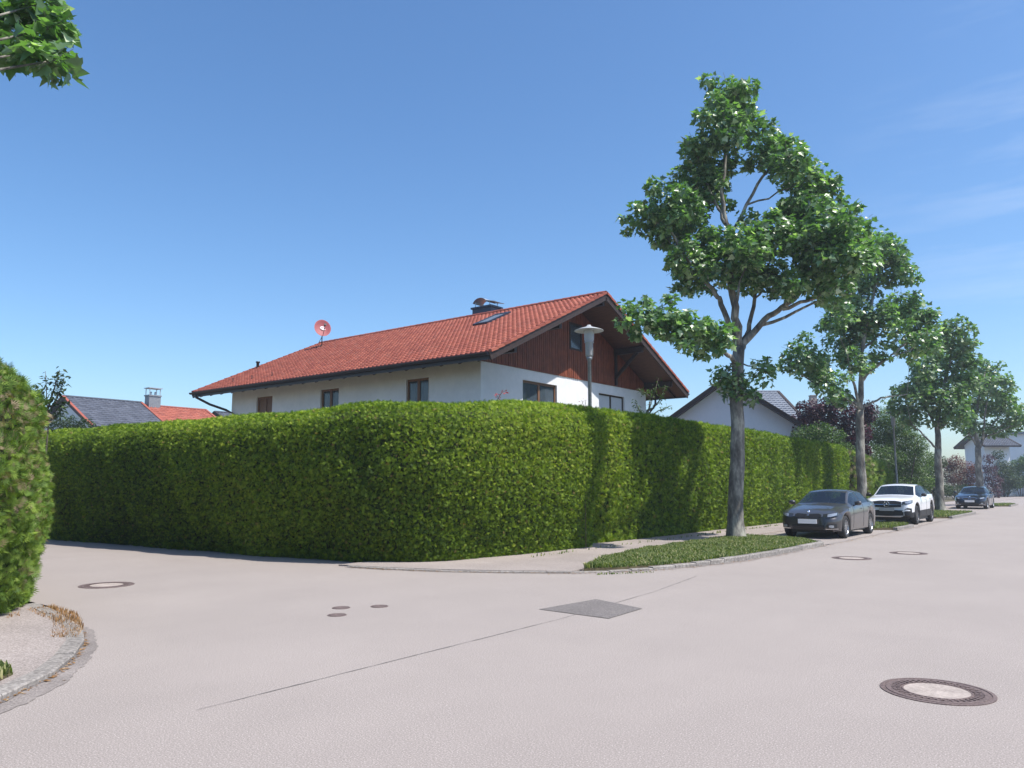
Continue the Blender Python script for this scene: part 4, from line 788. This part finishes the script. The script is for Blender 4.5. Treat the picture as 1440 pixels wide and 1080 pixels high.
for (x,y,r,lb) in ((-8.10,6.68,.115,'small round iron valve cap, upper left of the three on the road'),(-7.80,7.07,.115,'small round iron valve cap, rightmost of the three on the road'),(-7.70,6.29,.115,'small round iron valve cap, lowest of the three on the road')):
    o=empty('valve_cap',(x,y,0)); tag(o,lb,'valve cap','small valve caps in the road'); b=MB(); b.lathe([(r,-.01),(r,.006),(r*.86,.008),(r*.85,.003),(r*.8,.003)],(0,0,0),28); b.build('frame_ring',M['iron'],o)
    b=MB(); b.lathe([(r*.8,.004),(r*.79,.008),(r*.3,.008),(r*.28,.005),(0,.005)],(0,0,0),28); b.build('lid',M['iron'],o)

# ------------------------------------------------------------------ cars (local: nose at y=0 toward -Y, tail at y=L)
class Spec: pass
def make_car(name,label,loc,s):
    root=empty(name,loc); tag(root,label,'car','cars parked along the kerb'); L_=s.L; I=lambda tab,y:np.interp(y,[t[0] for t in tab],[t[1] for t in tab])
    def sm(tab,y): # smoothed table lookup
        return (I(tab,y-.10)+I(tab,y-.05)+2*I(tab,y)+I(tab,y+.05)+I(tab,y+.10))/6
    yc=s.wheels; Ra=s.r+.055
    def nose(y,d,w0,W):
        u=np.clip(1-y/d,0,1); return w0+(W-w0)*(1-u**2.2)**(1/2.2)
    def section(y):
        W=sm(s.wb,y); W=min(W,nose(y,s.nd,W*s.n0,W),nose(L_-y,.35,W*.78,W)); zb=sm(s.belt,y); zt=sm(s.top,y); k=sm(s.k,y); gx=min(sm(s.gx,y),W-.03); gz=zb+(zt-zb)*k; zl=s.zl+ (.06 if y<.15 or y>L_-.2 else 0)
        for c in yc:
            if abs(y-c)<Ra: zl=max(zl,s.r+math.sqrt(Ra*Ra-(y-c)**2))
        zl=min(zl,zb-.08); H=zb-zl; x5=W-.02
        r=[(W-.09,zl),(W-.012,zl+.03),(W+.012,zl+H*.35),(W+.022,zl+H*.62),(W+.016,zb-min(.12,H*.25)),(x5,zb),(x5+(gx-x5)*.10,zb+(gz-zb)*.08),(x5+(gx-x5)*.90,zb+(gz-zb)*.90),(gx,gz),(gx-.05,gz+.35*(zt-gz)),(gx*.62,zt-.018),(gx*.3,zt-.004),(0,zt)]
        return r
    def lean(y,z): 
        a=s.lean*np.clip((z-s.lz)/.35,0,1)**1.4*math.exp(-max(y,0)/.35); bq=-.10*np.clip((z-.5)/.5,0,1)*math.exp(-max(L_-y,0)/.3); return a+bq+ .05*np.clip((.34-z)/.15,0,1)*math.exp(-y/.2)
    ys=sorted(set([round(v,4) for v in list(np.arange(0,.4,.025))+list(np.arange(.4,L_,.045))+[L_]]+[round(c+t*Ra*.999,4) for c in yc for t in (-1,-.97,-.9,.9,.97,1)]))
    G=[]
    for y in ys:
        r=section(y); full=[(-x,z) for x,z in r]+[(x,z) for x,z in r[-2::-1]]; G.append([(x,y+lean(y,z),z) for x,z in full])
    C=len(G[0]); b={k:MB() for k in ('body','side','side2','wind','rear','trim','clad','sideL','side2L','trimL','cladL')}
    for i in range(len(ys)-1):
        ym=(ys[i]+ys[i+1])/2
        for j in range(C-1):
            jj=j if j<C//2 else C-2-j   # 0..11 strip index from sill up
            k='body'; sd=[yc_ for yc_ in yc if abs(ym-yc_)<Ra]
            if jj==6 and s.sg[0]<ym<s.sg[-1]:
                k='side' if ym<s.sg[1] else 'trim' if ym<s.sg[2] else 'side2'
                if G[i][8][2]-G[i][5][2]<.10: k='body'
            elif jj>=9 and s.wsy[0]<ym<s.wsy[1]: k='wind'
            elif jj>=9 and s.rwy[0]<ym<s.rwy[1]: k='rear'
            elif s.cladding and jj<=1: k='clad'
            elif jj in(7,) and s.sg[0]<ym<s.sg[-1] and s.darkrail: k='trim'
            if k+'L' in b and j<C//2: k+='L'
            b[k].add([G[i][j],G[i+1][j],G[i+1][j+1],G[i][j+1]],[(0,1,2,3)])
    b['body'].add(G[0],[tuple(range(C))]); b['body'].add(G[-1],[tuple(range(C-1,-1,-1))])
    def weld(o):
        import bmesh
        bm=bmesh.new(); bm.from_mesh(o.data); bmesh.ops.remove_doubles(bm,verts=bm.verts,dist=.0004); bmesh.ops.recalc_face_normals(bm,faces=bm.faces)
        for e in bm.edges:
            if len(e.link_faces)==2 and e.calc_face_angle(0)>R(38): e.smooth=False
        bm.to_mesh(o.data); bm.free(); o.data.polygons.foreach_set('use_smooth',[True]*len(o.data.polygons)); o.data.update()
    body=b['body'].build('body',s.paint,root); weld(body)
    for k,nm,m in (('side','side_window',M['carglass']),('side2','side_window',M['carglass']),('sideL','side_window',M['carglass']),('side2L','side_window',M['carglass']),('trimL','window_trim',M['black']),('cladL','lower_cladding',M['black']),('wind','windscreen',M['carglass']),('rear','rear_window',M['carglass']),('trim','window_trim',M['black']),('clad','lower_cladding',M['black'])):
        if b[k].v: weld(b[k].build(nm,m,root))
    # front surface function and proud patches
    def fy(x,z):
        W=sm(s.wb,.3)+.01; w0=sm(s.wb,0)*s.n0; ax=abs(x); u=np.clip((ax-w0)/(W-w0),0,.999); y=s.nd*(1-(1-u**2.2)**(1/2.2)) if u>0 else 0; return y+lean(y,z)
    def patch(nm,m,top,bot,o=.010,n=14,rows=6,parent=None,thick=True):
        xs=np.linspace(top[0][0],top[-1][0],n); q=MB(); vs=[]
        for x in xs:
            zt_=np.interp(x,[p[0] for p in top],[p[1] for p in top]); zb_=np.interp(x,[p[0] for p in bot],[p[1] for p in bot])
            for r_ in range(rows): z=zb_+(zt_-zb_)*r_/(rows-1); vs.append((x,fy(x,z)-o,z))
        nv=len(vs); fs=[(i*rows+j,(i+1)*rows+j,(i+1)*rows+j+1,i*rows+j+1) for i in range(n-1) for j in range(rows-1)]
        vs+=[(v[0],v[1]+o+.02,v[2]) for v in vs]; bd=[i*rows for i in range(n)]+[(n-1)*rows+j for j in range(1,rows)]+[i*rows+rows-1 for i in range(n-2,-1,-1)]+[j for j in range(rows-2,0,-1)]
        fs+=[(bd[i],bd[(i+1)%len(bd)],bd[(i+1)%len(bd)]+nv,bd[i]+nv) for i in range(len(bd))]
        q.add(vs,fs); return q.build(nm,m,parent or root)
    for (nm,m,top,bot,o,mir) in s.front:
        p=patch(nm,m,top,bot,o)
        if mir: patch(nm,m,[(-x,z) for x,z in top[::-1]],[(-x,z) for x,z in bot[::-1]],o)
    # number plate, blank in the photograph
    z=s.plate; q=MB(); y_=min(fy(-.27,z),fy(0,z),fy(0,z-.06))-.035; q.box(-.27,.27,y_,y_+.02,z-.065,z+.065); pl=q.build('number_plate',s.platem,root); q=MB(); q.box(-.285,.285,y_+.004,y_+.04,z-.08,z-.066); q.build('plate_holder',M['black'],pl)
    s.emblem(root,fy,patch)
    # wheels
    for ci,c in enumerate(yc):
        for sx in (-1,1):
            wt=.225; r=s.r; x0=s.wx*sx; T=MB(); pr=[(r*.68,-wt/2),(r*.9,-wt/2),(r*.975,-wt*.42),(r,-wt*.28),(r,wt*.28),(r*.975,wt*.42),(r*.9,wt/2),(r*.68,wt/2),(r*.66,wt*.3),(r*.66,-wt*.3),(r*.68,-wt/2)]
            T.lathe(pr,(x0,c,r),32,'x'); wheel=T.build('wheel',M['rubber'],root,True)
            q=MB(); ox=x0+sx*wt*.36; q.lathe([(r*.69,ox+sx*.012),(r*.66,ox+sx*.02),(r*.62,ox),(r*.60,ox-sx*.05)],(0,c,r),32,'x')
            for k in range(s.spokes):
                a=2*math.pi*k/s.spokes+.3; e=np.array([0,math.cos(a),math.sin(a)]); t=np.array([0,-math.sin(a),math.cos(a)]); ctr=np.array([ox-sx*.005,c,r])
                q.obox(ctr+e*r*.34,e*r*.30,t*r*.055,np.array([.015,0,0]))
            q.lathe([(0,ox+sx*.015),(r*.13,ox+sx*.012),(r*.15,ox-sx*.02)],(0,c,r),20,'x'); q.build('rim',s.rim,wheel,False)
            q=MB(); q.lathe([(0,ox-sx*.055),(r*.6,ox-sx*.055)],(0,c,r),24,'x'); q.build('brake_disc',M['black'],wheel)
    # dark underbody that closes the arches
    q=MB(); q.box(-s.wx+.16,s.wx-.16,.35,L_-.35,.16,.62); q.box(-s.wx-.02,s.wx+.02,yc[0]+Ra+.03,yc[1]-Ra-.03,.17,.4); q.build('underbody',M['black'],root)
    # cabin: dashboard, seats, wheel
    hs_=sm(s.belt,2.0); q=MB(); q.box(-.62,.62,s.wsy[0]+.12,s.wsy[0]+.5,.6,hs_-.06); q.build('dashboard',M['black'],root)
    for sx in (-.36,.36):
        q=MB(); q.obox((sx,2.55,hs_-.12),(.24,0,0),(0,.07,.0),(0,.10,.36)); q.build('seat',M['seat'],root); q=MB(); q.obox((sx,2.66,hs_+.30),(.12,0,0),(0,.04,0),(0,.01,.08)); q.build('headrest',M['seat'],root)
    q=MB(); q.obox((0,3.35,hs_-.12),(.60,0,0),(0,.07,0),(0,.08,.26)); q.build('rear_seat',M['seat'],root)
    q=MB(); c_=np.array([.36,s.wsy[0]+.62,hs_-.02]); q.tube([c_+np.array([.18*math.cos(a),.06*math.sin(a),.17*math.sin(a)]) for a in np.linspace(0,2*math.pi,17)],.014,6,False); q.build('steering_wheel',M['black'],root)
    # mirrors, door seams, handles
    def sx_at(y,z):
        r=section(y); zz=[p[1] for p in r[:6]]; return np.interp(z,zz,[p[0] for p in r[:6]])
    for sg_ in (-1,1):
        y=s.my; zb=sm(s.belt,y); x=sx_at(y,zb)*sg_; q=MB(); vs=[]
        n=12
        for i in range(7):
            ph=math.pi*i/6
            for k in range(n): a=2*math.pi*k/n; vs.append((x+sg_*(.13-.105*math.cos(ph)),y-.02+.075*math.sin(ph)**.6*math.cos(a),zb+.085+.07*math.sin(ph)**.6*math.sin(a)))
        q.add(vs,[(i*n+k,i*n+(k+1)%n,(i+1)*n+(k+1)%n,(i+1)*n+k) for i in range(6) for k in range(n)]); q.beam((x-sg_*.04,y,zb-.01),(x+sg_*.07,y,zb+.04),.05,.03); q.build('door_mirror',s.mirror,root,True)
        for yd in s.seams:
            q=MB(); zz=np.linspace(s.zl+.08,sm(s.belt,yd)-.005,12); q.tube([((sx_at(yd,z_)+.001)*sg_,yd+.05*math.sin((z_-.3)*2.2),z_) for z_ in zz],.0045,4); q.build('door_seam',M['black'],root)
        for yh in s.handles:
            q=MB(); z_=sm(s.belt,yh)-.115; q.tube([((sx_at(yh+t,z_)+.018)*sg_,yh+t,z_) for t in (-.09,-.03,.03,.09)],.012,6); q.build('door_handle',s.paint,root,True)
    return root
def roundel(z,r):
    def f(root,fy,patch):
        y=fy(0,z)-.012; q=MB(); q.lathe([(0,0),(r,0),(r*.98,.012),(0,.012)],(0,0,0),24); o=q.build('emblem',M['chrome'],root,True); o.location=(0,y,z); o.rotation_euler=(R(50),0,0)
        for k in range(4):
            q=MB(); vs=[(0,0,.014)]+[(r*.65*math.cos(R(90*k+9*i*1.0)),r*.65*math.sin(R(90*k+10*i)),.014) for i in range(10)]; q.add(vs,[tuple(range(11))]); q.build('emblem_quarter',M['blue'] if k%2 else M['white'],o)
    return f
def star(z,r):
    def f(root,fy,patch):
        y=fy(0,z)-.05; q=MB(); n=28; vs=[]
        for k in range(n):
            a=2*math.pi*k/n
            for j in range(6): bb=2*math.pi*j/6; rr=r+.011*math.cos(bb); vs.append((rr*math.cos(a),y+.011*math.sin(bb),z+rr*math.sin(a)))
        q.add(vs,[(k*6+j,((k+1)%n)*6+j,((k+1)%n)*6+(j+1)%6,k*6+(j+1)%6) for k in range(n) for j in range(6)])
        for k in range(3):
            a=R(90+120*k); e=np.array([math.cos(a),0,math.sin(a)]); t=np.array([-math.sin(a),0,math.cos(a)]); c=np.array([0,y,z]); q.add([c+t*r*.17,c-t*r*.17,c+e*r,c+np.array([0,-.02,0])],[(0,1,3),(0,3,2),(1,2,3)])
        q.build('emblem',M['chrome'],root)
    return f
A_=Spec(); A_.L=4.62; A_.wheels=(.80,3.61); A_.r=.33; A_.zl=.20; A_.wx=.762; A_.nd=.50; A_.n0=.66; A_.lean=.22; A_.lz=.52; A_.cladding=False; A_.darkrail=False
A_.wb=[(0,.80),(.5,.86),(1.2,.885),(2.4,.89),(3.6,.885),(4.3,.84),(4.62,.78)]
A_.belt=[(0,.60),(.25,.70),(.6,.79),(1.3,.90),(2,.945),(3.4,.985),(4.2,1.0),(4.62,.95)]
A_.top=[(0,.64),(.15,.74),(.45,.84),(1.0,.94),(1.42,1.0),(2.08,1.37),(2.35,1.415),(2.8,1.43),(3.3,1.39),(3.55,1.34),(4.12,1.10),(4.5,1.06),(4.62,.98)]
A_.k=[(0,.6),(1.35,.6),(1.7,.82),(2.2,.88),(3.5,.88),(4.1,.7),(4.62,.6)]
A_.gx=[(0,.62),(.5,.70),(1.35,.77),(1.7,.68),(2.1,.60),(2.6,.585),(3.4,.585),(4.05,.70),(4.62,.64)]
A_.sg=(1.55,2.55,2.63,3.78); A_.wsy=(1.45,2.06); A_.rwy=(3.50,4.08); A_.my=1.72; A_.seams=(1.48,2.60,3.42); A_.handles=(2.4,3.3); A_.plate=.50
A_.paint=M['grey_paint']; A_.mirror=M['grey_paint']; A_.rim=M['alloy']; A_.spokes=10; A_.platem=M['white']; A_.emblem=roundel(.775,.042)
def fr_sedan(gm):
    return [('kidney_grille',gm,[(.035,.715),(.30,.73),(.38,.70)],[(.035,.585),(.30,.585),(.38,.64)],.020,True),('kidney_grille_opening',M['black'],[(.05,.70),(.29,.715),(.365,.69)],[(.05,.60),(.29,.60),(.365,.645)],.028,True),
  ('headlight',M['lampdark'],[(.43,.715),(.6,.735),(.80,.765)],[(.43,.625),(.6,.615),(.80,.675)],.014,True),('headlight_lens',M['lampglass'],[(.56,.715),(.65,.73),(.78,.75)],[(.56,.64),(.65,.64),(.78,.69)],.024,True),
  ('lower_intake',M['black'],[(-.45,.40),(0,.41),(.45,.40)],[(-.50,.27),(0,.27),(.50,.27)],.012,False),('fog_lamp',M['lampglass'],[(.60,.395),(.66,.405),(.72,.395)],[(.60,.335),(.66,.325),(.72,.335)],.016,True),
  ('side_intake',M['black'],[(.54,.42),(.78,.44)],[(.56,.30),(.78,.31)],.008,True),('chrome_strip',M['chrome'],[(.50,.295),(.80,.305)],[(.50,.28),(.80,.29)],.016,True)]
A_.front=fr_sedan(M['lampdark'])
make_car('parked_sedan','dark grey sedan parked between the first two plane trees, nearest of the parked cars',(-7.40,23.4,0),A_)
import copy
B_=copy.copy(A_); B_.paint=M['blue_paint']; B_.mirror=M['blue_paint']; B_.emblem=roundel(.775,.042); B_.front=fr_sedan(M['chrome']); B_.plate=.50; B_.spokes=5
make_car('parked_sedan','blue-black sedan parked farthest away near the end of the street',(-7.75,56.4,0),B_)
C_=Spec(); C_.L=4.74; C_.wheels=(.86,3.75); C_.r=.375; C_.zl=.27; C_.wx=.815; C_.nd=.42; C_.n0=.74; C_.lean=.16; C_.lz=.70; C_.cladding=True; C_.darkrail=True
C_.wb=[(0,.84),(.5,.91),(1.2,.93),(3.9,.935),(4.4,.89),(4.74,.82)]
C_.belt=[(0,.84),(.25,.90),(.6,.96),(1.3,1.04),(2,1.08),(3.4,1.13),(4.3,1.15),(4.74,1.05)]
C_.top=[(0,.90),(.15,.98),(.45,1.04),(1.0,1.10),(1.38,1.14),(2.02,1.53),(2.3,1.585),(2.7,1.60),(3.2,1.575),(3.7,1.50),(4.25,1.35),(4.6,1.23),(4.74,1.08)]
C_.k=[(0,.6),(1.3,.6),(1.7,.82),(2.2,.88),(3.5,.88),(4.3,.7),(4.74,.6)]
C_.gx=[(0,.66),(.5,.74),(1.3,.80),(1.7,.72),(2.1,.65),(2.6,.65),(3.4,.66),(4.2,.74),(4.74,.70)]
C_.sg=(1.5,2.5,2.6,4.15); C_.wsy=(1.40,2.02); C_.rwy=(3.6,4.4); C_.my=1.70; C_.seams=(1.42,2.55,3.45); C_.handles=(2.35,3.3); C_.plate=.60
C_.paint=M['white_paint']; C_.mirror=M['black']; C_.rim=M['alloydark']; C_.spokes=10; C_.platem=M['lampwhite']; C_.emblem=star(.80,.10)
C_.front=[('grille',M['black'],[(-.52,.90),(-.3,.935),(.3,.935),(.52,.90)],[(-.62,.70),(0,.665),(.62,.70)],.014,False),('grille_bar',M['chrome'],[(-.60,.795),(.60,.795)],[(-.60,.775),(.60,.775)],.022,False),
 ('headlight',M['lampdark'],[(.56,.90),(.70,.93),(.88,.96)],[(.60,.80),(.70,.79),(.86,.85)],.014,True),('headlight_lens',M['lampglass'],[(.66,.905),(.76,.92),(.86,.94)],[(.66,.83),(.76,.83),(.86,.87)],.022,True),
 ('lower_intake',M['black'],[(-.60,.56),(0,.58),(.60,.56)],[(-.66,.36),(0,.34),(.66,.36)],.012,False),('side_intake',M['black'],[(.62,.58),(.74,.66),(.86,.64)],[(.62,.40),(.74,.40),(.86,.44)],.013,True),('intake_trim',M['white_paint'],[(.56,.545),(.70,.60),(.82,.58)],[(.56,.50),(.70,.54),(.82,.54)],.024,True),
 ('skid_plate',M['alloy'],[(-.5,.335),(.5,.335)],[(-.5,.30),(.5,.30)],.02,False)]
make_car('parked_suv','white coupe-shaped SUV parked behind the grey sedan, middle of the parked cars',(-7.42,33.2,0),C_)

# ------------------------------------------------------------------ air
hz=MB(); hz.box(-170,90,-45,190,-1.1,16.5); o=hz.build('haze',bpy.data.materials.new('haze_air')); tag(o,kind='stuff'); m=o.data.materials[0]; m.use_nodes=True; m.node_tree.nodes.remove(m.node_tree.nodes['Principled BSDF'])
v=m.node_tree.nodes.new('ShaderNodeVolumePrincipled'); v.inputs['Color'].default_value=(.82,.9,1,1); v.inputs['Density'].default_value=.0009; v.inputs['Anisotropy'].default_value=.3; m.node_tree.links.new(v.outputs[0],m.node_tree.nodes['Material Output'].inputs['Volume'])
